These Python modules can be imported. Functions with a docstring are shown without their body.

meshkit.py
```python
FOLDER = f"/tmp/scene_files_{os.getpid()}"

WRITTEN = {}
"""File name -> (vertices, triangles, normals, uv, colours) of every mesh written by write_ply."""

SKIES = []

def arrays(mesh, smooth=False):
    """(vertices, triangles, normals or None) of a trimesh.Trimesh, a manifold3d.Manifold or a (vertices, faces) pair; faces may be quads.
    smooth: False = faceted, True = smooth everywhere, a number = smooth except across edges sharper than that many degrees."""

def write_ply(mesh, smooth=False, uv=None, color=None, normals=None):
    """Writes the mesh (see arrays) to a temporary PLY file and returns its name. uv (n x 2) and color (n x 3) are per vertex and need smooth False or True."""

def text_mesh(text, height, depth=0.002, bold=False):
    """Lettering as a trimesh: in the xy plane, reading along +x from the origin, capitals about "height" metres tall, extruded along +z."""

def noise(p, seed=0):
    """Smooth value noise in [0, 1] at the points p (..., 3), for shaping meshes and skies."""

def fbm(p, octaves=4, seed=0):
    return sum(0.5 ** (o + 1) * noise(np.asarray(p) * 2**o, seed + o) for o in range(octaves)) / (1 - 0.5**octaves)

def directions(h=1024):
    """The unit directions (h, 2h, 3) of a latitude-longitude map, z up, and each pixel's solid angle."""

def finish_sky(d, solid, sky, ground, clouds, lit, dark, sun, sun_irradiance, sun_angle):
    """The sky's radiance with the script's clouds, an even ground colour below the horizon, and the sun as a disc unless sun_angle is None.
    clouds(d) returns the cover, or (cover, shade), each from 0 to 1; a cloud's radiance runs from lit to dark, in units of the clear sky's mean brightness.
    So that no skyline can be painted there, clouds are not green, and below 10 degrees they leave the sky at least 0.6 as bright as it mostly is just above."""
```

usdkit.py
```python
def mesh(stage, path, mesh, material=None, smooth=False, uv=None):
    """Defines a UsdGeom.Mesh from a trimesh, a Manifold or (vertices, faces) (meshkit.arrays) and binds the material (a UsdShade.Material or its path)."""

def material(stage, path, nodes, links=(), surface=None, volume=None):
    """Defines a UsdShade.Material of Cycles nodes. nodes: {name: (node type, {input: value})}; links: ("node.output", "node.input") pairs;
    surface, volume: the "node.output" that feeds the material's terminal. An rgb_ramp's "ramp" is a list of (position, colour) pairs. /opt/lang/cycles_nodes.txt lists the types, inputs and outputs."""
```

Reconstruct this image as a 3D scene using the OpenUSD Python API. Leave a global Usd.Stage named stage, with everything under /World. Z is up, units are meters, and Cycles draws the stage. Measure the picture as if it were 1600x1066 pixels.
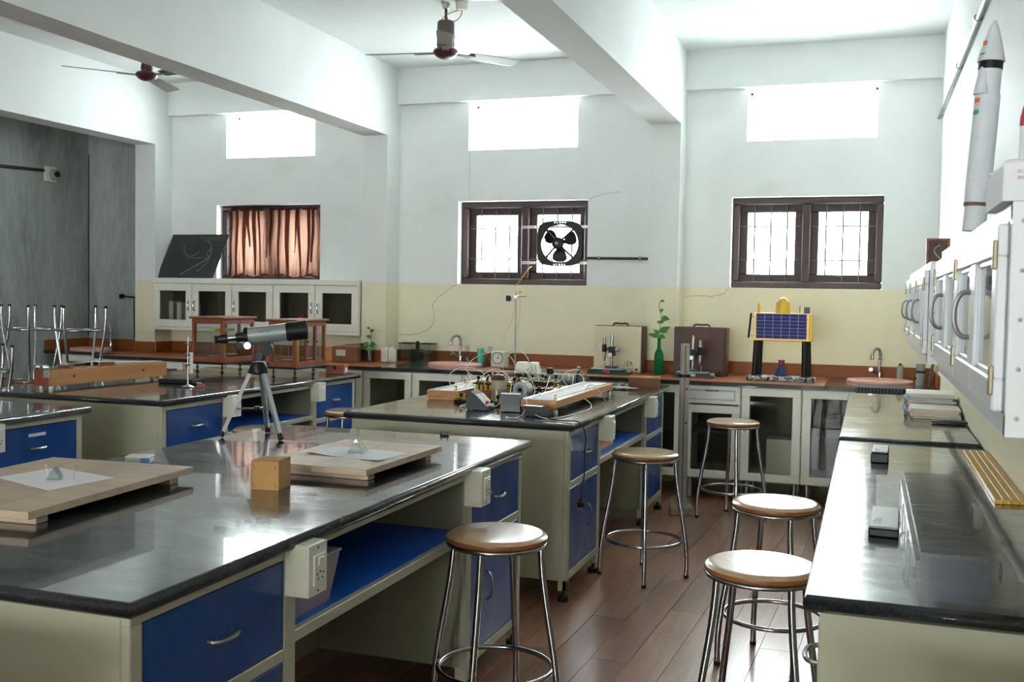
import math, random
import numpy as np, trimesh
import usdkit, meshkit
from pxr import Usd, UsdGeom, UsdLux, UsdShade, Gf, Sdf, Vt

stage = Usd.Stage.CreateInMemory()
UsdGeom.SetStageUpAxis(stage, 'Z'); UsdGeom.SetStageMetersPerUnit(stage, 1.0)
UsdGeom.Xform.Define(stage, '/World'); UsdGeom.Scope.Define(stage, '/World/Looks')

# ------------------------------------------------------------------ camera, sky, exposure
YAW, PITCH, ROLL, FPX, EYE = -0.33483441, -0.04326544, 0.01705922, 1600.96, (0.0, 0.0, 1.4)
SKY = 7.0
EXPOSURE = 0.0
fw = np.array([math.sin(YAW)*math.cos(PITCH), math.cos(YAW)*math.cos(PITCH), math.sin(PITCH)])
r0 = np.array([math.cos(YAW), -math.sin(YAW), 0]); u0 = np.cross(r0, fw)
rt = math.cos(ROLL)*r0 + math.sin(ROLL)*u0; up = np.cross(rt, fw)
cam = UsdGeom.Camera.Define(stage, '/World/Camera')
cam.AddTransformOp().Set(Gf.Matrix4d(*rt, 0, *up, 0, *(-fw), 0, *EYE, 1))
cam.CreateHorizontalApertureAttr(36.0); cam.CreateVerticalApertureAttr(36.0*1066/1600)
cam.CreateFocalLengthAttr(36.0*FPX/1600); cam.CreateClippingRangeAttr((0.05, 1000))
cam.CreateFStopAttr(7.1); cam.CreateFocusDistanceAttr(3.6)
cam.CreateExposureAttr(EXPOSURE)

dome = UsdLux.DomeLight.Define(stage, '/World/Sky')
dome.CreateIntensityAttr(SKY); dome.CreateColorAttr(Gf.Vec3f(0.93, 0.99, 1.0))

# daylight: overcast sky just outside each opening
def daylight(name, x, y, z, w, h, power, facing):
    l = UsdLux.RectLight.Define(stage, '/World/' + name)
    l.CreateWidthAttr(w); l.CreateHeightAttr(h); l.CreateIntensityAttr(power); l.CreateColorAttr(Gf.Vec3f(0.94, 0.99, 1.0))
    l.AddTranslateOp().Set((x, y, z)); l.AddRotateXOp().Set(-90 if facing < 0 else 90)
BACK, FRONT = 17.0, 20.0
for i, (xa, xb) in enumerate(((-5.70, -4.62), (-3.30, -2.17), (-1.025, 0.08))):
    daylight(f'daylight_lower_{i}', (xa+xb)/2, 8.315, 1.8475, xb-xa+.06, .75, BACK, -1)
    daylight(f'daylight_upper_{i}', (xa+xb)/2, 8.315, 2.82, xb-xa-.1, .44, BACK*1.25, -1)

FWIN = (-5.3, -2.75, -.6)
for i, x in enumerate(FWIN):
    daylight(f'daylight_front_{i}', x, -7.27, 1.85, 1.46, 1.26, FRONT, 1)

# ------------------------------------------------------------------ helpers
def S(*c):
    return tuple(((v/255)/12.92 if v/255 <= .04045 else ((v/255+.055)/1.055)**2.4) for v in c)
MATS = {}
def mat(name, nodes, links, surface='p.BSDF'):
    MATS[name] = usdkit.material(stage, '/World/Looks/' + name, nodes, links, surface=surface); return MATS[name]
def paint(name, rgb, rough=.5, var=.06, scale=6, bump=0, bscale=60, spec=.5, metal=0, stretch=(1, 1, 1), rvar=0, **kw):
    c = np.array(S(*rgb))
    n = {'tc': ('texture_coordinate', {}), 'm': ('mapping', {'scale': stretch}), 'n': ('noise_texture', {'scale': scale, 'detail': 4.0, 'roughness': .6}),
         'r': ('rgb_ramp', {'ramp': [(.3, tuple(c*(1-var))), (.7, tuple(np.minimum(c*(1+var), 1)))]}),
         'p': ('principled_bsdf', {'roughness': rough, 'specular_ior_level': spec, 'metallic': metal, **kw})}
    l = [('tc.object', 'm.vector'), ('m.vector', 'n.vector'), ('n.fac', 'r.fac'), ('r.color', 'p.base_color')]
    if bump:
        n['bn'] = ('noise_texture', {'scale': bscale, 'detail': 3.0}); n['b'] = ('bump', {'strength': 1.0, 'distance': bump})
        l += [('m.vector', 'bn.vector'), ('bn.fac', 'b.height'), ('b.normal', 'p.normal')]
    if rvar:
        n['rn'] = ('noise_texture', {'scale': scale*1.7, 'detail': 5.0}); n['rm'] = ('map_range', {'from_min': .35, 'from_max': .7, 'to_min': rough, 'to_max': rough+rvar, 'clamp': True})
        l += [('m.vector', 'rn.vector'), ('rn.fac', 'rm.value'), ('rm.result', 'p.roughness')]
    return mat(name, n, l)
def wood(name, a, b, scale=4, rough=.45, stretch=(1, .06, 1), bump=.0006, spec=.4, rnd=.12, **kw):
    a, b = np.array(S(*a)), np.array(S(*b))
    n = {'tc': ('texture_coordinate', {}), 'oi': ('object_info', {}), 'off': ('combine_xyz', {}), 'om': ('math', {'math_type': 'multiply', 'value2': 37.0}),
         'add': ('mapping', {'scale': stretch}), 'n': ('noise_texture', {'scale': scale*6, 'detail': 6.0, 'roughness': .65, 'distortion': .6}),
         'r': ('rgb_ramp', {'ramp': [(.25, tuple(a)), (.5, tuple((a+b)/2)), (.75, tuple(b))]}),
         'v': ('map_range', {'from_min': 0., 'from_max': 1., 'to_min': 1-rnd, 'to_max': 1+rnd}), 'h': ('hsv', {}),
         'b': ('bump', {'strength': 1.0, 'distance': bump}), 'p': ('principled_bsdf', {'roughness': rough, 'specular_ior_level': spec, **kw})}
    l = [('tc.object', 'add.vector'), ('oi.random', 'om.value1'), ('om.value', 'off.x'), ('om.value', 'off.z'), ('off.vector', 'add.location'),
         ('add.vector', 'n.vector'), ('n.fac', 'r.fac'), ('r.color', 'h.color'), ('oi.random', 'v.value'), ('v.result', 'h.value'), ('h.color', 'p.base_color'),
         ('n.fac', 'b.height'), ('b.normal', 'p.normal')]
    return mat(name, n, l)

class B:
    """collects pieces of ONE mesh"""
    def __init__(s): s.v, s.f, s.n = [], [], 0
    def raw(s, v, f):
        v = np.asarray(v, float); f = np.asarray(f, int)
        if f.shape[1] == 4: f = np.vstack([f[:, [0, 1, 2]], f[:, [0, 2, 3]]])
        s.v.append(v); s.f.append(f + s.n); s.n += len(v); return s
    def tm(s, m): return s.raw(m.vertices, m.faces)
    def box(s, x0, x1, y0, y1, z0, z1, c=0):
        if c <= 0:
            v = [(x, y, z) for x in (x0, x1) for y in (y0, y1) for z in (z0, z1)]
            return s.raw(v, [(0, 1, 3, 2), (4, 6, 7, 5), (0, 4, 5, 1), (2, 3, 7, 6), (0, 2, 6, 4), (1, 5, 7, 3)])
        c = min(c, (x1-x0)*.45, (y1-y0)*.45, (z1-z0)*.45); p = []
        for x, dx in ((x0, c), (x1, -c)):
            for y, dy in ((y0, c), (y1, -c)):
                for z, dz in ((z0, c), (z1, -c)): p += [(x, y+dy, z+dz), (x+dx, y, z+dz), (x+dx, y+dy, z)]
        return s.hull(p)
    def hull(s, p):
        return s.tm(trimesh.convex.convex_hull(np.asarray(p, float)))
    def tube(s, pts, r, n=8, closed=False, cap=True):
        p = np.asarray(pts, float); k = len(p); rr = np.broadcast_to(r, (k,))
        t = (np.roll(p, -1, 0)-np.roll(p, 1, 0)) if closed else np.gradient(p, axis=0)
        t /= np.linalg.norm(t, axis=1, keepdims=True)+1e-12
        a = np.cross(t[0], (0, 0, 1.) if abs(t[0][2]) < .9 else (1., 0, 0)); a /= np.linalg.norm(a); A = [a]
        for i in range(1, k):
            a = A[-1]-t[i]*(A[-1]@t[i]); A.append(a/(np.linalg.norm(a)+1e-12))
        A = np.array(A); Bn = np.cross(t, A); th = np.arange(n)*2*np.pi/n
        v = p[:, None]+rr[:, None, None]*(np.cos(th)[None, :, None]*A[:, None]+np.sin(th)[None, :, None]*Bn[:, None])
        v = v.reshape(-1, 3); q = []
        for i in range(k if closed else k-1):
            j = (i+1) % k
            q += [(i*n+a, i*n+(a+1) % n, j*n+(a+1) % n, j*n+a) for a in range(n)]
        s.raw(v, q)
        if cap and not closed:
            for e, o in ((0, -1), (k-1, 1)):
                ring = v[e*n:(e+1)*n]; vv = np.vstack([ring, p[e]]); s.raw(vv, [((a+1) % n, a, n) if o < 0 else (a, (a+1) % n, n) for a in range(n)])
        return s
    def cyl(s, p, q, r, r2=None, n=16): return s.tube([p, q], [r, r if r2 is None else r2], n)
    def lathe(s, prof, at=(0, 0, 0), n=24, axis=(0, 0, 1)):
        pr = np.array(prof, float); th = np.arange(n)*2*np.pi/n
        v = np.stack([pr[:, None, 0]*np.cos(th), pr[:, None, 0]*np.sin(th), np.repeat(pr[:, 1:2], n, 1)], -1).reshape(-1, 3)
        q = [(i*n+a, i*n+(a+1) % n, (i+1)*n+(a+1) % n, (i+1)*n+a) for i in range(len(pr)-1) for a in range(n)]
        R = trimesh.geometry.align_vectors((0, 0, 1), np.array(axis, float)/np.linalg.norm(axis))[:3, :3]
        return s.raw(v@R.T+np.array(at), q)
    def ball(s, c, r, n=2):
        m = trimesh.creation.icosphere(n, 1.0); return s.raw(m.vertices*np.broadcast_to(r, (3,))+np.array(c), m.faces)
    def prism(s, poly, a0, a1, axis='y'):
        """polygon in the plane across axis (x: (y,z), y: (x,z), z: (x,y)), extruded a0..a1"""
        from shapely.geometry import Polygon
        pg = poly if hasattr(poly, 'exterior') else Polygon(poly)
        m = trimesh.creation.extrude_polygon(pg, a1-a0, engine='earcut'); v = m.vertices.copy(); f = m.faces
        if axis == 'z': v = np.c_[v[:, 0], v[:, 1], v[:, 2]+a0]
        elif axis == 'y': v = np.c_[v[:, 0], v[:, 2]+a0, v[:, 1]]; f = f[:, ::-1]
        else: v = np.c_[v[:, 2]+a0, v[:, 0], v[:, 1]]
        return s.raw(v, f)
    def xf(s, rotz=0, loc=(0, 0, 0), rotx=0, roty=0):
        T = trimesh.transformations; M = T.rotation_matrix(rotz, (0, 0, 1))@T.rotation_matrix(roty, (0, 1, 0))@T.rotation_matrix(rotx, (1, 0, 0))
        s.v = [v@M[:3, :3].T+np.array(loc) for v in s.v]; return s
    def get(s): return np.vstack(s.v), np.vstack(s.f)

COUNT = {}
def numbered(path):
    k = COUNT.get(path, 0); COUNT[path] = k+1
    return path if k == 0 else f'{path}_{k:03d}'
def data(p, **kw):
    for k, v in kw.items():
        if v: p.SetCustomDataByKey(k, v)
def thing(name, label, cat, loc=(0, 0, 0), rot=0, group=None, kind=None):
    x = UsdGeom.Xform.Define(stage, numbered('/World/'+name)); x.AddTranslateOp().Set(tuple(map(float, loc))); x.AddRotateZOp().Set(float(rot))
    data(x.GetPrim(), label=label, category=cat, group=group, kind=kind); return x.GetPrim()
def part(parent, name, b, m, label=None, smooth=35, kind=None):
    path = numbered(str(parent.GetPath())+'/'+name)
    o = usdkit.mesh(stage, path, b.get() if isinstance(b, B) else b, MATS[m], smooth=smooth).GetPrim()
    data(o, label=label, kind=kind); return o
def single(name, b, m, label, cat, group=None, smooth=35, kind=None):
    v, f = b.get(); c = np.array([(v[:, 0].min()+v[:, 0].max())/2, (v[:, 1].min()+v[:, 1].max())/2, v[:, 2].min()])
    o = usdkit.mesh(stage, numbered('/World/'+name), (v-c, f), MATS[m], smooth=smooth); o.AddTranslateOp().Set(tuple(map(float, c)))
    data(o.GetPrim(), label=label, category=cat, group=group, kind=kind); return o.GetPrim()
def struct(name, b, m, label=None, parent=None, smooth=35):
    path = numbered(('/World' if parent is None else str(parent.GetPath()))+'/'+name)
    o = usdkit.mesh(stage, path, b.get(), MATS[m], smooth=smooth).GetPrim()
    if parent is None: data(o, kind='structure', label=label)
    return o
def sgroup(name, label):
    x = UsdGeom.Xform.Define(stage, numbered('/World/'+name)).GetPrim(); data(x, kind='structure', label=label); return x
def dup(root, loc, rot, label, group=None, flip=None):
    was = root.GetCustomData(); x = UsdGeom.Xform.Define(stage, numbered('/World/'+root.GetName().split('_0')[0]))
    x.AddTranslateOp().Set(tuple(map(float, loc))); x.AddRotateZOp().Set(float(rot))
    if flip is not None: x.AddRotateXOp().Set(float(flip))
    p = x.GetPrim(); p.GetReferences().AddInternalReference(root.GetPath()); p.SetInstanceable(True)
    data(p, label=label, category=was['category'], group=group or was.get('group')); return p
def bez(*pts, n=24):
    from scipy.interpolate import CubicSpline
    p = np.array(pts, float); d = np.r_[0, np.cumsum(np.linalg.norm(np.diff(p, axis=0), axis=1))]
    return CubicSpline(d, p)(np.linspace(0, d[-1], n))

# ------------------------------------------------------------------ materials
def wall_paint():
    w, y = S(240, 244, 242), S(240, 235, 206)
    n = {'g': ('geometry', {}), 'x': ('separate_xyz', {}), 'n': ('noise_texture', {'scale': 1.1, 'detail': 5.0, 'roughness': .6}),
         'nm': ('map_range', {'from_min': .3, 'from_max': .7, 'to_min': .94, 'to_max': 1.03}),
         'e': ('noise_texture', {'scale': 9.0, 'detail': 2.0}), 'em': ('math', {'math_type': 'multiply_add', 'value2': .012, 'value3': -.006}), 'zz': ('math', {'math_type': 'add'}),
         'z': ('map_range', {'from_min': 1.497, 'from_max': 1.503, 'clamp': True}), 'c': ('mix', {'color1': y, 'color2': w}),
         's': ('noise_texture', {'scale': 2.3, 'detail': 3.0}), 'sm': ('map_range', {'from_min': .62, 'from_max': .78, 'to_min': 0., 'to_max': .18, 'clamp': True}), 'st': ('mix', {'color2': S(190, 186, 160)}),
         'h': ('hsv', {}), 'bn': ('noise_texture', {'scale': 90.0, 'detail': 3.0}), 'b': ('bump', {'strength': .6, 'distance': .0015}), 'p': ('principled_bsdf', {'roughness': .6, 'specular_ior_level': .35})}
    l = [('g.position', 'x.vector'), ('g.position', 'n.vector'), ('g.position', 'e.vector'), ('e.fac', 'em.value1'), ('x.z', 'zz.value1'), ('em.value', 'zz.value2'), ('zz.value', 'z.value'), ('z.result', 'c.fac'),
         ('g.position', 's.vector'), ('s.fac', 'sm.value'), ('sm.result', 'st.fac'), ('c.color', 'st.color1'),
         ('n.fac', 'nm.value'), ('nm.result', 'h.value'), ('st.color', 'h.color'), ('h.color', 'p.base_color'), ('g.position', 'bn.vector'), ('bn.fac', 'b.height'), ('b.normal', 'p.normal')]
    mat('wall_paint', n, l)
wall_paint()
def concrete():
    n = {'g': ('geometry', {}), 'm': ('mapping', {'scale': (1, 1, .22)}), 'n': ('noise_texture', {'scale': 2.2, 'detail': 8.0, 'roughness': .68, 'distortion': .4}),
         'r': ('rgb_ramp', {'ramp': [(.28, S(112, 117, 115)), (.45, S(156, 162, 160)), (.6, S(174, 180, 178)), (.75, S(196, 201, 198))]}),
         'f': ('noise_texture', {'scale': 26.0, 'detail': 5.0, 'roughness': .7}), 'fm': ('map_range', {'from_min': .3, 'from_max': .7, 'to_min': .86, 'to_max': 1.1}), 'h': ('hsv', {}),
         'b': ('bump', {'strength': .8, 'distance': .003}), 'p': ('principled_bsdf', {'roughness': .75, 'specular_ior_level': .25})}
    mat('concrete', n, [('g.position', 'm.vector'), ('m.vector', 'n.vector'), ('n.fac', 'r.fac'), ('r.color', 'h.color'), ('m.vector', 'f.vector'), ('f.fac', 'fm.value'), ('fm.result', 'h.value'), ('h.color', 'p.base_color'), ('f.fac', 'b.height'), ('b.normal', 'p.normal')])
concrete()
paint('ceiling_white', (236, 241, 239), rough=.8, var=.02, scale=2)
paint('beam_white', (240, 244, 243), rough=.65, var=.03, scale=2, bump=.0015, bscale=40)
def granite():
    n = {'tc': ('texture_coordinate', {}), 'n': ('noise_texture', {'scale': 240.0, 'detail': 2.0}), 'r': ('rgb_ramp', {'ramp': [(.4, (.010, .012, .013)), (.62, (.022, .025, .027)), (.75, (.05, .055, .06))]}),
         'm': ('mapping', {'scale': (1, 2.2, 1), 'rotation': (0, 0, .5)}), 's': ('noise_texture', {'scale': 3.2, 'detail': 8.0, 'roughness': .72, 'distortion': .8}),
         'rm': ('map_range', {'from_min': .3, 'from_max': .72, 'to_min': .10, 'to_max': .26, 'clamp': True}),
         'dm': ('map_range', {'from_min': .35, 'from_max': .75, 'to_min': .0, 'to_max': .08, 'clamp': True}), 'd': ('mix', {'color2': (.31, .36, .39)}),
         'p': ('principled_bsdf', {'specular_ior_level': .26, 'coat_weight': .62, 'coat_roughness': .02, 'coat_ior': 1.48})}
    mat('black_granite', n, [('tc.object', 'n.vector'), ('n.fac', 'r.fac'), ('tc.object', 'm.vector'), ('m.vector', 's.vector'), ('s.fac', 'rm.value'), ('rm.result', 'p.roughness'),
                             ('s.fac', 'dm.value'), ('dm.result', 'd.fac'), ('r.color', 'd.color1'), ('d.color', 'p.base_color')])
granite()
wood('floor_plank', (134, 91, 70), (178, 129, 104), scale=3.2, rough=.3, stretch=(1.0, .09, 1), bump=.0016, spec=.6, rnd=.2, coat_weight=1.0, coat_roughness=.2)
paint('floor_joint', (40, 26, 20), rough=.8)
paint('cream_metal', (174, 172, 150), rough=.42, var=.03, scale=3)
paint('inner_cream', (150, 148, 126), rough=.6, var=.03, scale=3)
paint('blue_laminate', (21, 66, 132), rough=.26, var=.05, scale=2, rvar=.12)
paint('shelf_blue', (24, 96, 200), rough=.3, var=.06, scale=4, rvar=.2)
paint('chrome', (176, 176, 176), rough=.15, var=.05, metal=1.0, rvar=.1)
paint('steel_dull', (168, 168, 166), rough=.34, var=.08, metal=1.0, rvar=.15)
paint('aluminium', (196, 200, 202), rough=.3, var=.04, metal=.85)
paint('brass', (190, 158, 78), rough=.3, metal=1.0)
paint('hinge_metal', (150, 140, 116), rough=.4, metal=.8)
paint('black_plastic', (15, 16, 17), rough=.42, var=.1, spec=.3)
paint('black_rubber', (16, 16, 16), rough=.7)
paint('white_plastic', (226, 226, 216), rough=.35, var=.02)
paint('cream_plastic', (222, 220, 200), rough=.35, var=.02)
paint('white_cabinet', (240, 240, 228), rough=.4, var=.03, scale=3)
paint('white_frame', (228, 232, 234), rough=.3, var=.02)
paint('cabinet_side', (192, 196, 214), rough=.45, var=.03, scale=30)
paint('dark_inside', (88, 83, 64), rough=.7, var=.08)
wood('seat_wood', (178, 138, 98), (214, 178, 136), scale=3, rough=.28, stretch=(1, .12, 1), bump=.0002, rnd=.06, spec=.5, coat_weight=1.0, coat_roughness=.14)
wood('seat_edge', (120, 74, 42), (158, 106, 66), scale=3, rough=.35, stretch=(1, 1, .2), bump=.0002, rnd=.06)
wood('board_wood', (168, 146, 124), (204, 182, 158), scale=2.2, rough=.5, stretch=(.10, 1, 1), bump=.0004, rnd=.04)
wood('pine', (186, 128, 62), (216, 162, 92), scale=2.5, rough=.4, stretch=(.06, 1, 1), bump=.0003, rnd=.05)
wood('pine_y', (160, 106, 58), (196, 142, 88), scale=2.5, rough=.4, stretch=(1, .06, 1), bump=.0003, rnd=.05)
wood('red_wood', (112, 56, 34), (150, 82, 54), scale=3, rough=.38, stretch=(1, 1, .12), bump=.0003, rnd=.05)
wood('laminate_brown', (122, 64, 28), (154, 88, 42), scale=2.4, rough=.42, stretch=(.08, 1, 1), bump=.0001, rnd=.03, spec=.25)
wood('window_wood', (48, 32, 31), (64, 44, 42), scale=3, rough=.45, stretch=(1, 1, .2), bump=.0003, rnd=.05)
paint('bar_paint', (84, 76, 74), rough=.5)
paint('dark_wood', (78, 46, 32), rough=.5, var=.12, scale=12, stretch=(.2, 1, 1))
paint('black_edge', (20, 20, 20), rough=.35)
paint('fan_maroon', (74, 38, 40), rough=.35, var=.06)
paint('fan_sleeve', (92, 82, 78), rough=.5, var=.06)
paint('fan_blade', (112, 103, 98), rough=.4, var=.05)
paint('conduit_black', (28, 28, 28), rough=.4)
paint('conduit_grey', (138, 142, 144), rough=.35, metal=.6)
paint('pvc_grey', (150, 156, 152), rough=.45, var=.06)
paint('paper', (236, 238, 240), rough=.8, var=.01)
paint('cardboard', (176, 132, 78), rough=.75, var=.08, scale=14)
paint('cardboard_dark', (128, 82, 54), rough=.75, var=.1, scale=14)
paint('staple', (120, 92, 60), rough=.45, metal=.5)
paint('chalkboard', (46, 50, 48), rough=.7, var=.25, scale=7)
paint('chalk', (150, 154, 150), rough=.9)
paint('sink_pink', (212, 160, 146), rough=.3, var=.03)
paint('teal_plastic', (62, 178, 150), rough=.4, var=.03)
paint('cream_board', (216, 208, 176), rough=.55, var=.03, scale=3)
paint('green_enamel', (28, 62, 52), rough=.3, var=.05)
paint('grey_enamel', (70, 68, 66), rough=.35, var=.05)
paint('meter_grey', (54, 60, 64), rough=.4, var=.05)
paint('scope_silver', (148, 158, 156), rough=.32, var=.03, metal=.35)
paint('gold_paint', (220, 178, 56), rough=.35, var=.04, metal=.15)
paint('yellow', (228, 184, 40), rough=.45, var=.04)
paint('solar_cell', (46, 46, 116), rough=.5, spec=.2, var=.12, scale=18)
paint('silver_line', (186, 190, 204), rough=.3)
paint('navy', (34, 52, 98), rough=.5, var=.05)
paint('magenta', (150, 24, 70), rough=.4)
paint('blue_box', (26, 62, 110), rough=.4)
def mottled():
    n = {'tc': ('texture_coordinate', {}), 'n': ('noise_texture', {'scale': 42.0, 'detail': 6.0, 'roughness': .75, 'distortion': 1.0}),
         'r': ('rgb_ramp', {'ramp': [(.44, (.012, .012, .012)), (.5, (.25, .25, .24)), (.58, (.75, .74, .71))]}), 'p': ('principled_bsdf', {'roughness': .8})}
    mat('mottled_moon', n, [('tc.object', 'n.vector'), ('n.fac', 'r.fac'), ('r.color', 'p.base_color')])
mottled()
paint('flag_orange', (232, 110, 50), rough=.6); paint('flag_green', (70, 170, 84), rough=.6)
paint('rocket_paper', (214, 218, 222), rough=.6, var=.05, scale=20, bump=.001, bscale=25)
paint('rocket_brown', (116, 84, 58), rough=.7)
paint('red_tip', (176, 24, 50), rough=.4)
paint('cotton', (240, 240, 240), rough=1.0)
wood('scale_wood', (184, 138, 40), (222, 176, 74), scale=3, rough=.4, stretch=(1, .08, 1), bump=.0002, rnd=.12)
paint('page_side', (208, 200, 176), rough=.85, var=.14, scale=60, stretch=(.2, .2, 6))
paint('cover_white', (232, 230, 222), rough=.5, var=.03); paint('cover_blue', (80, 140, 200), rough=.45); paint('cover_pink', (226, 150, 150), rough=.5); paint('cover_olive', (88, 84, 66), rough=.55, var=.06)
paint('stem_green', (70, 120, 40), rough=.5)
paint('concrete_block', (150, 140, 118), rough=.9, var=.18, scale=18, bump=.004, bscale=30)
paint('coil_yellow', (206, 160, 40), rough=.45, var=.1, scale=20)
paint('jar_cream', (176, 166, 140), rough=.5, var=.08, scale=16)
paint('crack', (128, 122, 98), rough=.9)
paint('wire_white', (226, 224, 210), rough=.5); paint('wire_yellow', (190, 150, 60), rough=.5)
paint('red_terminal', (176, 30, 52), rough=.35)
paint('lavender_plastic', (150, 136, 150), rough=.45, var=.03)
paint('dial_white', (232, 234, 230), rough=.4, var=.01)
paint('balance_yellow', (226, 200, 20), rough=.4)
paint('ruler_print', (120, 116, 104), rough=.7)
paint('tag_white', (214, 216, 214), rough=.6, var=.12, scale=60)
def glass(name, tint, rough=.02, ior=1.45, dark=1.0):
    n = {'t': ('transparent_bsdf', {'color': tint}), 'g': ('glossy_bsdf', {'color': (.95, .97, 1), 'roughness': rough}), 'f': ('layer_weight', {'blend': .5}), 'pw': ('math', {'math_type': 'power', 'value2': 4.0}), 'ma': ('math', {'math_type': 'multiply_add', 'value2': .75, 'value3': (ior-1)**2/(ior+1)**2*1.4}), 'm': ('mix_closure', {})}
    mat(name, n, [('f.facing', 'pw.value1'), ('pw.value', 'ma.value1'), ('ma.value', 'm.fac'), ('t.BSDF', 'm.closure1'), ('g.BSDF', 'm.closure2')], surface='m.closure')
glass('pane', (.86, .89, .88)); glass('window_pane', (.95, .97, .97)); glass('case_pane', (.90, .92, .92)); glass('dark_pane', (.86, .86, .83), ior=1.22)
glass('acrylic_dark', (.88, .91, .89)); glass('acrylic_teal', (.36, .74, .70)); glass('clear_thin', (.94, .96, .94), ior=1.4); glass('prism_glass', (.66, .74, .71), ior=2.2)
mat('bottle_green', {'p': ('principled_bsdf', {'base_color': (.03, .42, .14), 'roughness': .04, 'transmission_weight': .8, 'ior': 1.3})}, [])
mat('milky', {'p': ('principled_bsdf', {'base_color': S(222, 224, 216), 'roughness': .35, 'subsurface_weight': .4, 'subsurface_scale': .02})}, [])
def leafmat():
    mat('leaf', {'d': ('principled_bsdf', {'base_color': S(84, 140, 44), 'roughness': .4}), 't': ('translucent_bsdf', {'color': S(120, 170, 50)}), 'm': ('mix_closure', {'fac': .35})},
        [('d.BSDF', 'm.closure1'), ('t.BSDF', 'm.closure2')], surface='m.closure')
leafmat()
def curtainmat():
    n = {'d': ('diffuse_bsdf', {'color': S(96, 52, 42)}), 't': ('translucent_bsdf', {'color': (.125, .066, .047)}), 'tr': ('transparent_bsdf', {'color': (.60, .36, .27)}),
         'm': ('mix_closure', {'fac': .6}), 'm2': ('mix_closure', {'fac': .008})}
    mat('curtain_cloth', n, [('d.BSDF', 'm.closure1'), ('t.BSDF', 'm.closure2'), ('m.closure', 'm2.closure1'), ('tr.BSDF', 'm2.closure2')], surface='m2.closure')
curtainmat()

# ------------------------------------------------------------------ setting
XL, XR, YB, YF, ZC = -7.16, 0.45, 8.05, -7.0, 3.32
LOW = [(-5.70, -4.62), (-3.30, -2.17), (-1.025, 0.08)]
UPP = [(-5.60, -4.68), (-3.215, -2.268), (-0.925, 0.017)]
from shapely.geometry import box as sbox, Polygon, Point
wl = sbox(-6.415, 0, XR+.25, ZC)
for a, b in LOW: wl = wl.difference(sbox(a, 1.50, b, 2.195))
for a, b in UPP: wl = wl.difference(sbox(a, 2.62, b, 3.02))
wb = struct('wall_back', B().prism(wl, YB, YB+.25, 'y'), 'wall_paint', 'back wall painted white above and pale yellow below', smooth=False)
struct('wall_back_recess', B().box(XL-.2, -6.30, YB, YB+.25, 0, ZC), 'concrete', 'bare grey plaster end wall of the left recess', smooth=False)
wlft = struct('wall_left', B().box(XL-.2, XL, YF-.2, YB, 0, ZC), 'concrete', 'bare grey plaster left wall', smooth=False)
struct('wall_right', B().box(XR, XR+.25, YF-.2, YB, 0, ZC), 'wall_paint', 'white right wall behind the wall cabinets', smooth=False)
wf = sbox(XL-.2, 0, XR+.25, ZC)
for x in FWIN: wf = wf.difference(sbox(x-.7, 1.25, x+.7, 2.45))
struct('wall_front', B().prism(wf, YF-.25, YF, 'y'), 'wall_paint', smooth=False)
struct('ceiling', B().box(XL-.2, XR+.25, YF-.25, YB+.25, ZC, ZC+.2), 'ceiling_white', 'white plaster ceiling between the beams', smooth=False)
COLS = [(-6.415, -6.194), (-4.075, -3.85), (-1.62, -1.389)]
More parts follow.
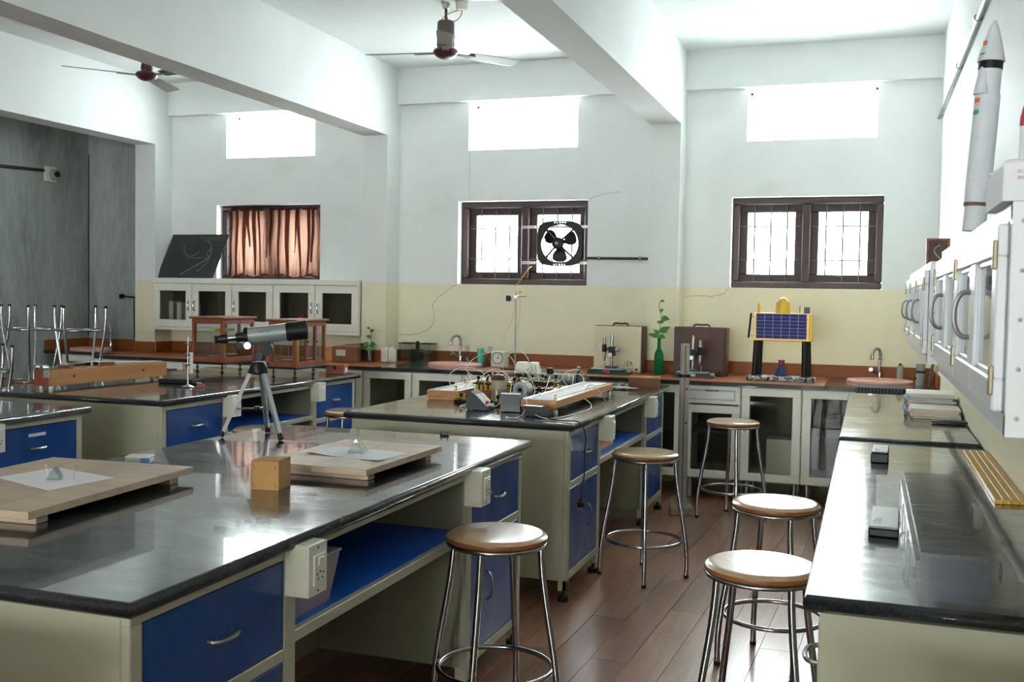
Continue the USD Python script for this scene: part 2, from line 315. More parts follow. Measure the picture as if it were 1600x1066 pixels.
for i, (a, b) in enumerate(COLS):
    struct('wall_column', B().box(a, b, 7.81, YB, 0, 2.735), 'wall_paint', ('column beside the grey recess, yellow below', 'column between the left and middle windows', 'column between the middle and right windows')[i], smooth=False)
    struct('ceiling_beam', B().box(a, b, YF, YB, 2.735, ZC), 'beam_white', ('deep white ceiling beam over the grey recess edge', 'deep white ceiling beam left of the middle bay', 'deep white ceiling beam right of the middle bay')[i], smooth=False)
xs = [-7.16, -6.415, -6.194, -4.075, -3.85, -1.62, -1.389, XR]
for i in range(1, 4):
    struct(f'trim_{i}', B().box(xs[2*i], xs[2*i+1], 7.99, YB, 3.02, ZC), 'beam_white', f'shallow lintel band above the {("left", "middle", "right")[i-1]} upper window', smooth=False)
# hairline plaster cracks in the back wall
def crack(pts, y=YB, r=.0016):
    rng = random.Random(len(pts)*7+int(abs(pts[0][0])*100)); p = bez(*[(x, y, z) for x, z in pts], n=40)
    p[:, 0] += [rng.uniform(-.008, .008) for _ in p]; p[:, 2] += [rng.uniform(-.006, .006) for _ in p]; p[:, 1] = y
    struct('crack', B().tube(p, r, 4), 'crack', parent=wb)
crack([(-3.30, 1.50), (-3.42, 1.43), (-3.52, 1.30), (-3.51, 1.20), (-3.58, 1.10), (-3.70, 1.06), (-3.83, 1.06)])
crack([(-1.03, 1.50), (-1.08, 1.45), (-1.18, 1.43), (-1.36, 1.42)], r=.0014)
crack([(-2.16, 2.20), (-2.06, 2.23), (-1.9, 2.25)], r=.0012)
struct('corner_seam', B().tube([(XL+.001, YB-.001, .95), (XL+.002, YB-.003, 1.7), (XL+.001, YB-.001, 2.7)], .006, 6), 'floor_joint', parent=wlft)
crack([(-3.20, 2.62), (-3.205, 2.4), (-3.20, 2.2)], r=.001)

# floor: planks with real joints; those of the open aisle are single pieces, the rest is joined
fl = sgroup('floor', 'reddish brown wood plank floor')
part(fl, 'subfloor', B().box(XL-.2, XR+.2, YF-.2, YB+.2, -.06, -.004), 'floor_joint', smooth=False)
rng = random.Random(5); rest = B(); PW, SL, LEN = .148, .04, 1.22
k0 = -50
for k in range(-46, 15):
    c0 = -1.085+k*PW; off = rng.uniform(0, LEN)
    y = YF-off
    while y < YB:
        ya, yb_ = max(y, YF)+.001, min(y+LEN, YB)-.001; y += LEN
        if yb_-ya < .02: continue
        q = [(c0+.001+SL*(ya-5), ya), (c0+PW-.001+SL*(ya-5), ya), (c0+PW-.001+SL*(yb_-5), yb_), (c0+.001+SL*(yb_-5), yb_)]
        xm, ym = (q[0][0]+q[2][0])/2, (ya+yb_)/2
        if max(p[0] for p in q) < XL or min(p[0] for p in q) > XR: continue
        q = [(min(max(p[0], XL), XR), p[1]) for p in q]
        if abs(q[0][0]-q[1][0]) < 1e-4 or abs(q[2][0]-q[3][0]) < 1e-4: continue
        own = -2.6 < xm < .3 and 1.6 < ym < 7.9
        b = B() if own else rest
        dz = rng.uniform(-.0006, .0006)
        v = [(x_, y_, z_) for z_ in (-.006, dz) for x_, y_ in q]
        b.raw(v, [(0, 3, 2, 1), (4, 5, 6, 7), (0, 1, 5, 4), (1, 2, 6, 5), (2, 3, 7, 6), (3, 0, 4, 7)])
        if own: part(fl, 'plank', b, 'floor_plank', smooth=False)
part(fl, 'plank_field', rest, 'floor_plank', smooth=False, kind='stuff')

# windows
def low_window(n, a, b, fan=False):
    w = sgroup(f'window_{n}', ('dark brown window behind the brown curtains', 'dark brown middle window holding the exhaust fan', 'dark brown barred window on the right')[n-1])
    y0, y1 = 8.135, 8.20; z0, z1 = 1.50, 2.195; m = (a+b)/2; f = .05
    struct('window_frame', B().box(a, b, y0, y1, z1-f, z1, .006).box(a, b, y0, y1, z0, z0+f, .006).box(a, a+f, y0, y1, z0+f, z1-f, .006).box(b-f, b, y0, y1, z0+f, z1-f, .006), 'window_wood', parent=w)
    struct('mullion', B().box(m-.03, m+.03, y0, y1, z0+f, z1-f, .006), 'window_wood', parent=w)
    for s in (0, 1):
        p, q = (a+f, m-.03) if s == 0 else (m+.03, b-f); g = .058; yy0, yy1 = 8.205, 8.24
        o = .026; struct('sash', B().box(p-o, q+o, yy0, yy1, z1-f-g, z1-f+o, .004).box(p-o, q+o, yy0, yy1, z0+f-o, z0+f+g, .004).box(p-o, p+g, yy0, yy1, z0+f+g, z1-f-g, .004).box(q-g, q+o, yy0, yy1, z0+f+g, z1-f-g, .004), 'window_wood', parent=w)
        struct('pane', B().box(p+g, q-g, 8.22, 8.224, z0+f+g, z1-f-g), 'window_pane', parent=w, smooth=False)
        for i in range(3):
            x = p+(q-p)*(.24+.26*i); struct('bar', B().cyl((x, 8.178, z0+f-.01), (x, 8.178, z1-f+.01), .006, n=8), 'bar_paint', parent=w)
        for zz in (z0+.215, z0+.475): struct('rail', B().cyl((p-.01, 8.17, zz), (q+.01, 8.17, zz), .0045, n=8), 'bar_paint', parent=w)
for i, (a, b) in enumerate(LOW): low_window(i+1, a, b)
for i, (a, b) in enumerate(UPP):
    w = sgroup(f'window_{i+4}', f'bright upper ventilator window of the {("left", "middle", "right")[i]} bay')
    z0, z1 = 2.62, 3.02
    struct('window_frame', B().box(a, b, 8.24, 8.28, z1-.02, z1).box(a, b, 8.24, 8.28, z0, z0+.02).box(a, a+.02, 8.24, 8.28, z0, z1).box(b-.02, b, 8.24, 8.28, z0, z1), 'white_frame', parent=w)
    struct('pane', B().box(a+.02, b-.02, 8.258, 8.262, z0+.02, z1-.02), 'window_pane', parent=w, smooth=False)

for i, x in enumerate(FWIN):
    w = sgroup(f'window_{i+7}', f'window {("at the left of", "in the middle of", "at the right of")[i]} the front wall')
    struct('window_frame', B().box(x-.7, x+.7, -7.2, -7.15, 2.39, 2.45).box(x-.7, x+.7, -7.2, -7.15, 1.25, 1.31).box(x-.7, x-.64, -7.2, -7.15, 1.31, 2.39).box(x+.64, x+.7, -7.2, -7.15, 1.31, 2.39).box(x-.03, x+.03, -7.2, -7.15, 1.31, 2.39), 'window_wood', parent=w)
# ------------------------------------------------------------------ furniture: lab benches
H = .825
def worktop_mesh(x0, x1, y0, y1, z1, t=.032):
    """slab with a rounded nosing all round"""
    b = B(); r = t/2; prof = [(0, -t), (r*.55, -t), (r*.9, -t*.8), (r, -t*.5), (r*.9, -t*.2), (r*.55, 0.0)]
    rings = [[(x0-o+r, y0-o+r), (x1+o-r, y0-o+r), (x1+o-r, y1+o-r), (x0-o+r, y1+o-r)] for o, _ in prof]
    v = [(px, py, z1+prof[i][1]) for i, rg in enumerate(rings) for px, py in rg]; n = len(prof)
    q = [(i*4+a, i*4+(a+1) % 4, (i+1)*4+(a+1) % 4, (i+1)*4+a) for i in range(n-1) for a in range(4)]
    q += [(3, 2, 1, 0), ((n-1)*4, (n-1)*4+1, (n-1)*4+2, (n-1)*4+3)]
    return b.raw(v, q)
def bow_handle(p, along, out, w=.09, d=.026, r=.0055):
    p, a, o = np.array(p, float), np.array(along, float), np.array(out, float)
    pts = [p-a*w/2, p-a*w*.47+o*d*.6, p-a*w*.3+o*d*.92, p+o*d*1.05, p+a*w*.3+o*d*.92, p+a*w*.47+o*d*.6, p+a*w/2]
    return B().tube(bez(*pts, n=18), r, 8)
def socket_box(parent, x, y, z, side, wy=.088, d=.062, h=.125):
    """surface socket box on the rail; side is the sign of x it faces"""
    xa, xb = (x, x+d) if side > 0 else (x-d, x)
    s = part(parent, 'socket_box', B().box(xa, xb, y-wy/2, y+wy/2, z-h/2, z+h/2, .003), 'cream_plastic')
    xf = xb if side > 0 else xa
    def slab(t0, t1, y0, y1, z0, z1, c=0):
        a, b = xf+side*t0, xf+side*t1; return B().box(min(a, b), max(a, b), y0, y1, z0, z1, c)
    part(s, 'cover_plate', slab(0, .004, y-wy/2+.001, y+wy/2-.001, z-h/2+.001, z+h/2-.001, .001), 'white_plastic')
    part(s, 'switch_module', slab(.004, .009, y-.024, y+.03, z-.038, z+.036, .0015), 'white_plastic')
    part(s, 'rocker', slab(.009, .014, y-.010, y+.016, z+.010, z+.030, .002), 'cream_plastic')
    hb = B()
    for dy, dz in ((0.003, -.006), (-.007, -.022), (.013, -.022), (-.012, -.010), (.018, -.010)): hb.cyl((xf+side*.0085, y+dy, z+dz), (xf+side*.0096, y+dy, z+dz), .0028, n=8)
    for dz in (.052, -.052): hb.cyl((xf+side*.0035, y, z+dz), (xf+side*.0052, y, z+dz), .0028, n=8)
    part(s, 'socket_holes', hb, 'black_plastic')
def lab_bench(label, x0, x1, y0, y1, detail=True, label_tag=False):
    cx, cy = (x0+x1)/2, (y0+y1)/2; W, L = x1-x0, y1-y0
    t = thing('lab_bench', label, 'lab bench', (cx, cy, 0)); X, Y = W/2, L/2
    part(t, 'worktop', worktop_mesh(-X, X, -Y, Y, H), 'black_granite', label='polished black granite worktop', smooth=50)
    bx, by = X-.030, Y-.035; zb = .095
    for s in (-1, 1): part(t, 'end_panel', B().box(-bx+.0225, bx-.0225, min(s*by, s*(by-.016)), max(s*by, s*(by-.016)), zb, H-.032, .002), 'cream_metal')
    col = .565
    for s in (-1, 1): part(t, 'divider_panel', B().box(-bx+.0225, bx-.0225, s*(by-col)-.008, s*(by-col)+.008, zb, H-.034), 'inner_cream', smooth=False)
    part(t, 'spine_panel', B().box(-.01, .01, -by+.03, by-.03, zb+.03, H-.034), 'inner_cream', smooth=False)
    for sd in (-1, 1):
        fx = sd*bx; a, b = (fx-.022, fx) if sd > 0 else (fx, fx+.022)
        fr = B()
        fr.box(a, b, -by, by, .766, H-.032, .002)
        for e in (-1, 1):
            for yy, w in ((e*(by-.0175), .035), (e*(by-col), .05)):
                fr.box(a, b, yy-w/2, yy+w/2, .0955 if w > .04 else .05, .766, .002)
            lo, hi = sorted((e*(by-.035), e*(by-col+.025)))
            fr.box(a, b, lo, hi, .522, .552, .002).box(a, b, lo, hi, .097, .132, .002)
            fr.box(a-.02 if sd > 0 else a, b if sd > 0 else b+.02, e*(by-.0205)-.0205, e*(by-.0205)+.0205, .05, .10, .002)
            fr.box(a-.02 if sd > 0 else a, b if sd > 0 else b+.02, e*(by-col+.005)-.02, e*(by-col+.005)+.02, .05, .10, .002)
        fr.box(a, b, -by+col+.02, by-col-.02, .552, .582, .002)
        part(t, 'face_frame', fr, 'cream_metal')
        part(t, 'shelf', B().box(min(fx*.03, fx-sd*.022), max(fx*.03, fx-sd*.022), -by+col+.01, by-col-.01, .566, .582), 'shelf_blue', label='blue laminate knee shelf', smooth=False)
        for e in (-1, 1):
            lo, hi = sorted((e*(by-.035), e*(by-col+.025))); g = .003
            xa, xb = (fx-.018, fx-.002) if sd > 0 else (fx+.002, fx+.018)
            d = part(t, 'drawer', B().box(xa, xb, lo+g, hi-g, .552+g, .766-g, .0015), 'blue_laminate')
            m = (lo+hi)/2
            part(d, 'handle', bow_handle((fx-.002*sd, m, .662), (0, 1, 0), (sd, 0, 0)), 'chrome')
            if label_tag and sd > 0 and e > 0: part(d, 'name_strip', B().box(fx-.002, fx-.001, m-.05, m+.055, .715, .73), 'tag_white', label='white printed name strip')
            d = part(t, 'door', B().box(xa, xb, lo+g, hi-g, .132+g, .522-g, .0015), 'blue_laminate')
            part(d, 'handle', bow_handle((fx-.002*sd, m+(.05 if e < 0 else -.10), .345), (0, 0, 1), (sd, 0, 0), w=.10, r=.0045), 'chrome')
            if detail: socket_box(t, fx, e*(by-col-.015), .742, sd)
            for yy in (e*(by-.0205), e*(by-col+.005)):
                part(t, 'levelling_foot', B().lathe([(0, 0), (.026, 0), (.026, .024), (.008, .027), (.008, .055), (0, .055)], (fx-sd*.021, yy, 0), 14), 'black_rubber')
    return t
lab_bench('nearest granite-topped lab bench with blue drawers, carrying the telescope', -2.435, -1.262, 1.525, 3.895)
lab_bench('middle granite-topped lab bench carrying the jumble of wired meters', -2.415, -1.245, 4.445, 6.79)
lab_bench('far left granite-topped lab bench carrying the two balance cases', -4.735, -3.465, 4.43, 6.64)
lab_bench('left lab bench cut off by the picture edge, white name strip on its drawer', -4.86, -3.60, 1.75, 4.07, label_tag=True)
lab_bench('granite-topped lab bench of the next row, behind the camera', -2.435, -1.262, -1.30, 1.05, detail=False)
lab_bench('granite-topped lab bench of the next row, behind the camera on the left', -4.86, -3.60, -1.0, 1.35, detail=False)

# wall benches on the right
def wall_bench(label, y0, y1, top):
    t = thing('wall_bench', label, 'lab bench', (.177, (y0+y1)/2, 0)); L = (y1-y0)/2
    part(t, 'worktop', worktop_mesh(-.283, .265, -L, L, top, .034), 'black_granite', label='polished black granite worktop', smooth=50)
    a, b = -.252, .262; by = L-.035
    for s in (-1, 1): part(t, 'end_panel', B().box(a, b, min(s*by, s*(by-.018)), max(s*by, s*(by-.018)), .0, top-.034, .002), 'cream_metal')
    part(t, 'back_panel', B().box(b-.012, b, -by+.02, by-.02, .05, top-.034), 'inner_cream', smooth=False)
    part(t, 'face_frame', B().box(a, a+.02, -by+.0185, by-.0185, top-.06, top-.0345).box(a, a+.02, -by+.0185, by-.0185, .08, .11), 'cream_metal')
    n = 4; w = 2*by/n
    for i in range(n):
        d = part(t, 'drawer', B().box(a-.002, a+.016, -by+i*w+.02, -by+(i+1)*w-.02, .58, top-.064, .002), 'cream_metal')
        part(d, 'handle', bow_handle((a-.002, -by+(i+.5)*w if i else -by+.12, .66), (0, 1, 0), (-1, 0, 0), w=.11, d=.028), 'chrome')
        part(t, 'door', B().box(a-.002, a+.016, -by+i*w+.02, -by+(i+1)*w-.02, .112, .57, .002), 'cream_metal')
    return t
wall_bench('near granite wall bench in the right foreground with two small black boxes', 2.068, 4.482, H)
wall_bench('granite wall bench of the next row, beside the camera', -.90, 1.50, H)
wall_bench('far granite wall bench on the right under the books', 4.50, 6.72, H+.012)

# ------------------------------------------------------------------ stools
def make_stool(label, loc, rot, group):
    t = thing('lab_stool', label, 'stool', loc, rot, group)
    part(t, 'seat', B().lathe([(0, .635), (.145, .635), (.158, .632), (.166, .624)], n=40), 'seat_wood', smooth=50)
    part(t, 'seat_rim', B().lathe([(.166, .624), (.168, .616), (.165, .610), (.160, .607), (0, .607)], n=40), 'seat_edge', smooth=50)
    th = np.linspace(0, 2*np.pi, 41)[:-1]
    part(t, 'ring', B().tube(np.c_[.158*np.cos(th), .158*np.sin(th), np.full(40, .600)], .0075, 8, closed=True), 'chrome', smooth=True)
    for i in range(4):
        c, s = math.cos(i*math.pi/2), math.sin(i*math.pi/2)
        p = [(.150*c, .150*s, .598), (.152*c, .152*s, .56), (.165*c, .165*s, .45), (.216*c, .216*s, .012)]
        part(t, 'leg', B().tube(bez(*p, n=14), [.0105]*2+[.011]*12, 10), 'chrome', smooth=True)
        part(t, 'rubber_tip', B().cyl((.2155*c, .2155*s, .016), (.2175*c, .2175*s, 0), .0125, n=10), 'black_rubber')
    part(t, 'foot_ring', B().tube(np.c_[.187*np.cos(th), .187*np.sin(th), np.full(40, .19)], .009, 8, closed=True), 'chrome', smooth=True)
    return t
G1, G2, G3 = 'stools standing in the aisle', 'stools by the far left bench', 'upturned stools on the left'
st = make_stool('nearest stool, its wooden seat half lit, in front of the nearest bench', (-1.122, 3.11, 0), 0, G1)
dup(st, (-1.04, 5.06, 0), 13, 'wooden-seated chrome stool in front of the middle bench', G1)
dup(st, (-.80, 6.63, 0), 15, 'farthest aisle stool, before the white glass-doored cabinets', G1)
dup(st, (-.315, 4.02, 0), 25, 'bright-seated stool, the farther of two tucked under the right wall bench', G1)
dup(st, (-.274, 3.05, 0), 38, 'bright-seated stool, the nearer of two tucked under the right wall bench', G1)
dup(st, (-3.22, 4.99, 0), 45, 'stool seen behind the telescope tripod, in front of the far left bench', G2)
dup(st, (-3.22, 6.02, 0), 10, 'stool at the far end of the far left bench, partly hidden by the middle bench', G2)
# stools behind the far left bench: upright ones carrying upturned ones
def ups(x, y, r, lab, z=1.272): dup(st, (x, y, z), r, lab, G3, flip=180)
ups(-5.82, 6.45, 10, 'rightmost upturned stool, its legs in the air by the recess tap')
dup(st, (-5.82, 6.45, 0), 22, 'upright stool carrying the rightmost upturned stool', 'upright stools on the left')
ups(-6.23, 6.38, 38, 'middle upturned stool, its legs in the air before the grey wall')
dup(st, (-6.23, 6.38, 0), 5, 'upright stool carrying the middle upturned stool', 'upright stools on the left')
ups(-6.69, 6.34, 20, 'leftmost tall upturned stool, cut off by the picture edge')
dup(st, (-6.69, 6.34, 0), 33, 'upright stool carrying the leftmost upturned stool', 'upright stools on the left')
ups(-6.02, 5.72, 12, 'lower upturned stool at the left picture edge, standing on a crate', z=.99)
single('wooden_crate', B().box(-6.24, -5.80, 5.50, 5.94, 0, .355, .01), 'red_wood', 'wooden crate under the lower upturned stool', 'crate')
dup(st, (-5.42, 5.05, 0), 12, 'upright stool at the left edge beside the far left bench', 'upright stools on the left')

# ------------------------------------------------------------------ back counter
C, CF = .835, 7.15
def worktop_run(name, x0, x1, y0, mats, label):
    t = thing(name, label, 'countertop', ((x0+x1)/2, (y0+YB)/2, 0)); cx, cy = (x0+x1)/2, (y0+YB)/2
    return t, cx, cy
# plan of the counter around the three columns
plan = sbox(-6.30, CF, XR-.002, YB-.002).union(sbox(XL+.002, 7.47, -6.28, YB-.002))
for a, b in COLS: plan = plan.difference(sbox(a-.003, 7.807, b+.003, YB))
ct = thing('back_counter', 'long black-edged worktop running along the back wall, brown laminate on top', 'countertop', (-3.3, 7.6, 0))
def loc_poly(p): 
    from shapely import affinity; return affinity.translate(p, 3.3, -7.6)
part(ct, 'slab', B().prism(loc_poly(plan), C-.028, C-.002, 'z'), 'black_granite', label='black granite slab')
lam = plan.buffer(-.012)
sink_zone = [(-3.62, -2.86), (-.27, XR), (XL, -6.45)]
for a, b in sink_zone: lam = lam.difference(sbox(a, 7, b, 8.2))
for g in getattr(lam, 'geoms', [lam]): part(ct, 'laminate_top', B().prism(loc_poly(g), C-.002, C+.001, 'z'), 'laminate_brown', label='brown wood-grain laminate')
for a, b in sink_zone:
    g = plan.intersection(sbox(a+.003, 7, b-.003, 8.2)); part(ct, 'black_top', B().prism(loc_poly(g), C-.002, C+.001, 'z'), 'black_granite', label='bare black granite by a sink')
sp = B(); T = .014
segs = [((XL, 7.47), (XL, YB)), ((XL, YB), (-6.415, YB)), ((-6.415, YB), (-6.415, 7.81)), ((-6.415, 7.81), (-6.194, 7.81)), ((-6.194, 7.81), (-6.194, YB)), ((-6.194, YB), (-4.075, YB)), ((-4.075, YB), (-4.075, 7.81)),
        ((-4.075, 7.81), (-3.85, 7.81)), ((-3.85, 7.81), (-3.85, YB)), ((-3.85, YB), (-1.62, YB)), ((-1.62, YB), (-1.62, 7.81)), ((-1.62, 7.81), (-1.389, 7.81)), ((-1.389, 7.81), (-1.389, YB)), ((-1.389, YB), (XR, YB)), ((XR, YB), (XR, 7.2))]
for (ax, ay), (bx_, by_) in segs:
    d = np.array((bx_-ax, by_-ay)); d /= np.hypot(*d); nrm = np.array((d[1], -d[0]))  # to the room side (the wall is on the left hand)
    p = [(ax, ay), (bx_, by_)]; q0, q1 = np.array(p[0])+nrm*.003-d*0, np.array(p[1])+nrm*.003
    r0_, r1_ = q0+nrm*T, q1+nrm*T
    lo = [min(q0[0], q1[0], r0_[0], r1_[0]), max(q0[0], q1[0], r0_[0], r1_[0]), min(q0[1], q1[1], r0_[1], r1_[1]), max(q0[1], q1[1], r0_[1], r1_[1])]
    part(ct, 'splashback', B().box(lo[0]+3.3, lo[1]+3.3, lo[2]-7.6, lo[3]-7.6, C+.001, C+.095, .002), 'laminate_brown')

def glass_door(parent, x0, x1, z0, z1, y, m='white_cabinet', fw=.055, pane='dark_pane', handle=None, name='door'):
    d = part(parent, name, B().box(x0, x1, y, y+.02, z1-fw, z1, .002).box(x0, x1, y, y+.02, z0, z0+fw, .002).box(x0, x0+fw, y, y+.02, z0+fw, z1-fw, .002).box(x1-fw, x1, y, y+.02, z0+fw, z1-fw, .002), m)
    part(d, 'pane', B().box(x0+fw, x1-fw, y+.009, y+.012, z0+fw, z1-fw), pane, smooth=False)
    if handle is not None: part(d, 'handle', bow_handle((handle, y, (z0+z1)/2), (0, 0, 1), (0, -1, 0), w=.085, d=.022, r=.005), 'chrome')
    return d
def base_cabinet(label, x0, x1, kind, y0=CF+.05):
    zt, zb = C-.03, .15; yb = YB-.26; cx = (x0+x1)/2
    t = thing('base_cabinet', label, 'cabinet', (cx, y0, 0)); a, b = x0-cx, x1-cx; D = yb-y0
    part(t, 'body', B().box(a, a+.018, .022, D, zb, zt).box(b-.018, b, .022, D, zb, zt).box(a+.018, b-.018, .022, D, zb, zb+.018).box(a+.018, b-.018, .022, D, zt-.018, zt), 'white_cabinet', smooth=False)
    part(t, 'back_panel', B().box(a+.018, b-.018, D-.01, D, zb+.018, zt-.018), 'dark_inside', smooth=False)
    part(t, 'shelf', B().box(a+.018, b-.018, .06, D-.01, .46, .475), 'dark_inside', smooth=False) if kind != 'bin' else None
    for xx in (a+.04, b-.04): part(t, 'leg', B().cyl((xx, .1, 0), (xx, .1, zb), .018, n=12), 'steel_dull')
    for xx in (a+.04, b-.04): part(t, 'leg', B().cyl((xx, D-.06, 0), (xx, D-.06, zb), .018, n=12), 'steel_dull')
    if kind == 'drawer':
        d = part(t, 'drawer', B().box(a+.004, b-.004, 0, .02, .675, zt-.004, .003), 'white_cabinet')
        part(d, 'raised_panel', B().hull([(x, y_, z_) for x, e in ((a+.035, 1), (b-.035, -1)) for z_, f in ((.70, 1), (.775, -1)) for y_ in (0,)]+[(x+e*.012, -.007, z_+f*.012) for x, e in ((a+.035, 1), (b-.035, -1)) for z_, f in ((.70, 1), (.775, -1))]), 'white_frame', smooth=False)
        part(d, 'handle', bow_handle((0, -.002, .77), (1, 0, 0), (0, -1, 0), w=.085), 'steel_dull')
        glass_door(t, a+.004, b-.004, zb+.004, .665, 0)
    else:
        glass_door(t, a+.004, b-.004, zb+.004, zt-.006, 0)
        part(t, 'lock', B().cyl((b-.03 if kind == 'r' else a+.03, 0.002, .5), (b-.03 if kind == 'r' else a+.03, -.004, .5), .008, n=12), 'steel_dull')
    return t
base_cabinet('white base cabinet with a drawer above its glass door, behind the farthest stool', -1.218, -.822, 'drawer')
base_cabinet('white glass-doored base cabinet with a white bin inside', -.818, -.415, 'bin')
base_cabinet('white glass-doored base cabinet beside the far right wall bench', -.411, -.01, 'l')
nm = ['mostly hidden behind the middle bench', 'behind the wired meters', 'behind the left meter bridge', 'under the stop clock', 'second from the middle bay column', 'next to the left column in the middle bay']
for i in range(6):
    base_cabinet('white glass-doored base cabinet '+['showing a sliver beside the steel pole', 'behind the right meter bridge', 'behind the heap of meters', 'under the stop clock', 'under the middle sink', 'under the clear acrylic boxes'][i], -1.218-.42*(i+1), -1.222-.42*i, 'r' if i % 2 else 'l')
for i in range(6):
    base_cabinet('white base cabinet '+['in the gap right of the far left bench', 'behind the farther balance case', 'behind the telescope', 'behind the nearer balance case', 'left of the nearer balance case', 'left of the little retort stand'][i], -3.742-.42*(i+1), -3.746-.42*i, 'l')
base_cabinet('white base cabinet in the grey recess under the recess sink', -6.98, -6.45, 'l', y0=7.50)
single('waste_bin', B().box(-.655, -.47, 7.34, 7.52, .17, .435, .006).box(-.65, -.475, 7.345, 7.515, .434, .436), 'white_plastic', 'white bin standing inside the glass-doored cabinet', 'bin')
single('bin_lid', B().box(-.657, -.468, 7.338, 7.522, .436, .462, .004), 'black_plastic', 'black lid of the bin inside the glass-doored cabinet', 'lid')

# ------------------------------------------------------------------ wall cabinets
def left_wall_cabinet():
    x0, x1, z0, z1, yf, yb = -6.19, -4.09, 1.045, 1.515, 7.78, YB-.003; cx = (x0+x1)/2
    t = thing('wall_cabinet', 'grey-white wall cabinet with five glass doors, under the curtained window', 'cabinet', (cx, yf, 0)); a, b = x0-cx, x1-cx; D = yb-yf
    part(t, 'body', B().box(a, b, .02, D, z1-.02, z1).box(a, b, .02, D, z0, z0+.02).box(a, a+.02, .02, D, z0+.02, z1-.02).box(b-.02, b, .02, D, z0+.02, z1-.02), 'white_cabinet', smooth=False)
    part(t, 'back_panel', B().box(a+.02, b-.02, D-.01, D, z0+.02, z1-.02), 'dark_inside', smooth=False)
    part(t, 'cornice', B().box(a-.004, b+.004, -.006, .03, z1-.045, z1+.003, .003), 'white_cabinet')
    w = (b-a)/5
    for i in range(5):
        p, q = a+i*w+.003, a+(i+1)*w-.003; h = {0: q-.028, 1: p+.028, 2: p+.028, 3: q-.028, 4: p+.028}[i]
        glass_door(t, p, q, z0+.03, z1-.048, 0, fw=.065, pane='dark_pane', handle=h)
    part(t, 'bottom_rail', B().box(a, b, 0, .02, z0, z0+.028, .002), 'white_cabinet')
left_wall_cabinet()
for i, (x, w, h, m) in enumerate([(-6.08, .045, .24, 'tag_white'), (-6.03, .03, .22, 'cover_olive'), (-5.995, .05, .23, 'paper'), (-5.90, .04, .22, 'cover_olive'), (-5.855, .03, .21, 'tag_white')]):
    single('lever_file', B().box(x, x+w, 7.86, 7.99, 1.066, 1.066+h, .003), m, ['leftmost pale', 'thin olive', 'wide white', 'fourth, olive', 'rightmost pale'][i]+' file standing in the left wall cabinet', 'file', 'files in the left wall cabinet')
single('storage_jar', B().lathe([(0, 0), (.035, 0), (.036, .10), (.028, .12), (0, .12)], (-4.70, 7.90, 1.066)), 'jar_cream', 'pale jar behind the fourth glass door', 'jar')
single('jar_lid', B().cyl((-4.70, 7.90, 1.187), (-4.70, 7.90, 1.215), .032), 'red_tip', 'red lid on the jar behind the fourth glass door', 'lid')
single('storage_box', B().box(-4.27, -4.18, 7.86, 7.98, 1.066, 1.27, .004), 'acrylic_dark', 'dark box behind the fifth glass door', 'box')

def right_wall_cabinet(label, y0, y1, n, z0, z1):
    xf, xb = .207, XR-.003; cy = (y0+y1)/2; L = (y1-y0)/2
    t = thing('wall_cabinet', label, 'cabinet', (xf, cy, 0)); D = xb-xf
    part(t, 'body', B().box(.02, D, -L, L, z1-.018, z1, .002).box(.02, D, -L, L, z0, z0+.018, .002), 'white_frame')
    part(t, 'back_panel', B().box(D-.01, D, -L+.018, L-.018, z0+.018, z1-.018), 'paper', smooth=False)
    part(t, 'face_frame', B().box(0, .02, -L, L, z1-.03, z1, .002).box(0, .02, -L, L, z0, z0+.035, .002).box(0, .02, -L, -L+.025, z0, z1, .002).box(0, .02, L-.025, L, z0, z1, .002), 'white_frame')
    for s in (-1, 1):
        e = part(t, 'end_panel', B().box(.02, D, min(s*L, s*(L-.016)), max(s*L, s*(L-.016)), z0+.018, z1-.018), 'cabinet_side', smooth=False)
        tr = B()
        yy = s*L; yo = s*(L+.002)
        tr.box(.0, .03, min(yy, yo), max(yy, yo), z0, z1).box(.03, D, min(yy, yo), max(yy, yo), z0, z0+.012)
        part(e, 'edge_trim', tr, 'white_frame')
        for k in range(5): part(e, 'rivet', B().ball((.016, s*(L+.002), z0+.03+k*(z1-z0-.06)/4), (.0035, .002, .0035), 1), 'steel_dull', smooth=True)
        for k in range(3): part(e, 'rivet', B().ball((.07+.07*k, s*(L+.002), z0+.007), (.0035, .002, .0035), 1), 'steel_dull', smooth=True)
    w = (2*L-.05)/n
    for i in range(n):
        p, q = -L+.025+i*w+.002, -L+.025+(i+1)*w-.002; fw = .052; za, zb = z0+.037, z1-.032
        d = part(t, 'door', B().box(-.018, .0, p, q, zb-fw, zb, .003).box(-.018, 0, p, q, za, za+fw, .003).box(-.018, 0, p, p+fw, za+fw, zb-fw, .003).box(-.018, 0, q-fw, q, za+fw, zb-fw, .003), 'white_frame')
        mo = B(); g = .010
        for (ya, yb_, zc, zd) in ((p+fw, q-fw, za+fw, za+fw+g), (p+fw, q-fw, zb-fw-g, zb-fw), (p+fw, p+fw+g, za+fw, zb-fw), (q-fw-g, q-fw, za+fw, zb-fw)): mo.box(-.012, -.002, ya, yb_, zc, zd, .002)
        part(d, 'moulding', mo, 'white_frame')
        part(d, 'pane', B().box(-.008, -.005, p+fw+g, q-fw-g, za+fw+g, zb-fw-g), 'pane', smooth=False)
        first = i % 2 == 0          # pairs: the hinges sit on the outer edges
        hy = q-.022 if first else p+.022
        if not first:
            part(d, 'handle', bow_handle((-.018, hy, (za+zb)/2), (0, 0, 1), (-1, 0, 0), w=.088, d=.027, r=.005), 'steel_dull')
        ey = p+.004 if first else q-.004
        for zz in (za+.05, zb-.05): part(d, 'hinge', B().box(-.024, -.016, ey-.006, ey+.006, zz-.024, zz+.024, .002), 'hinge_metal')
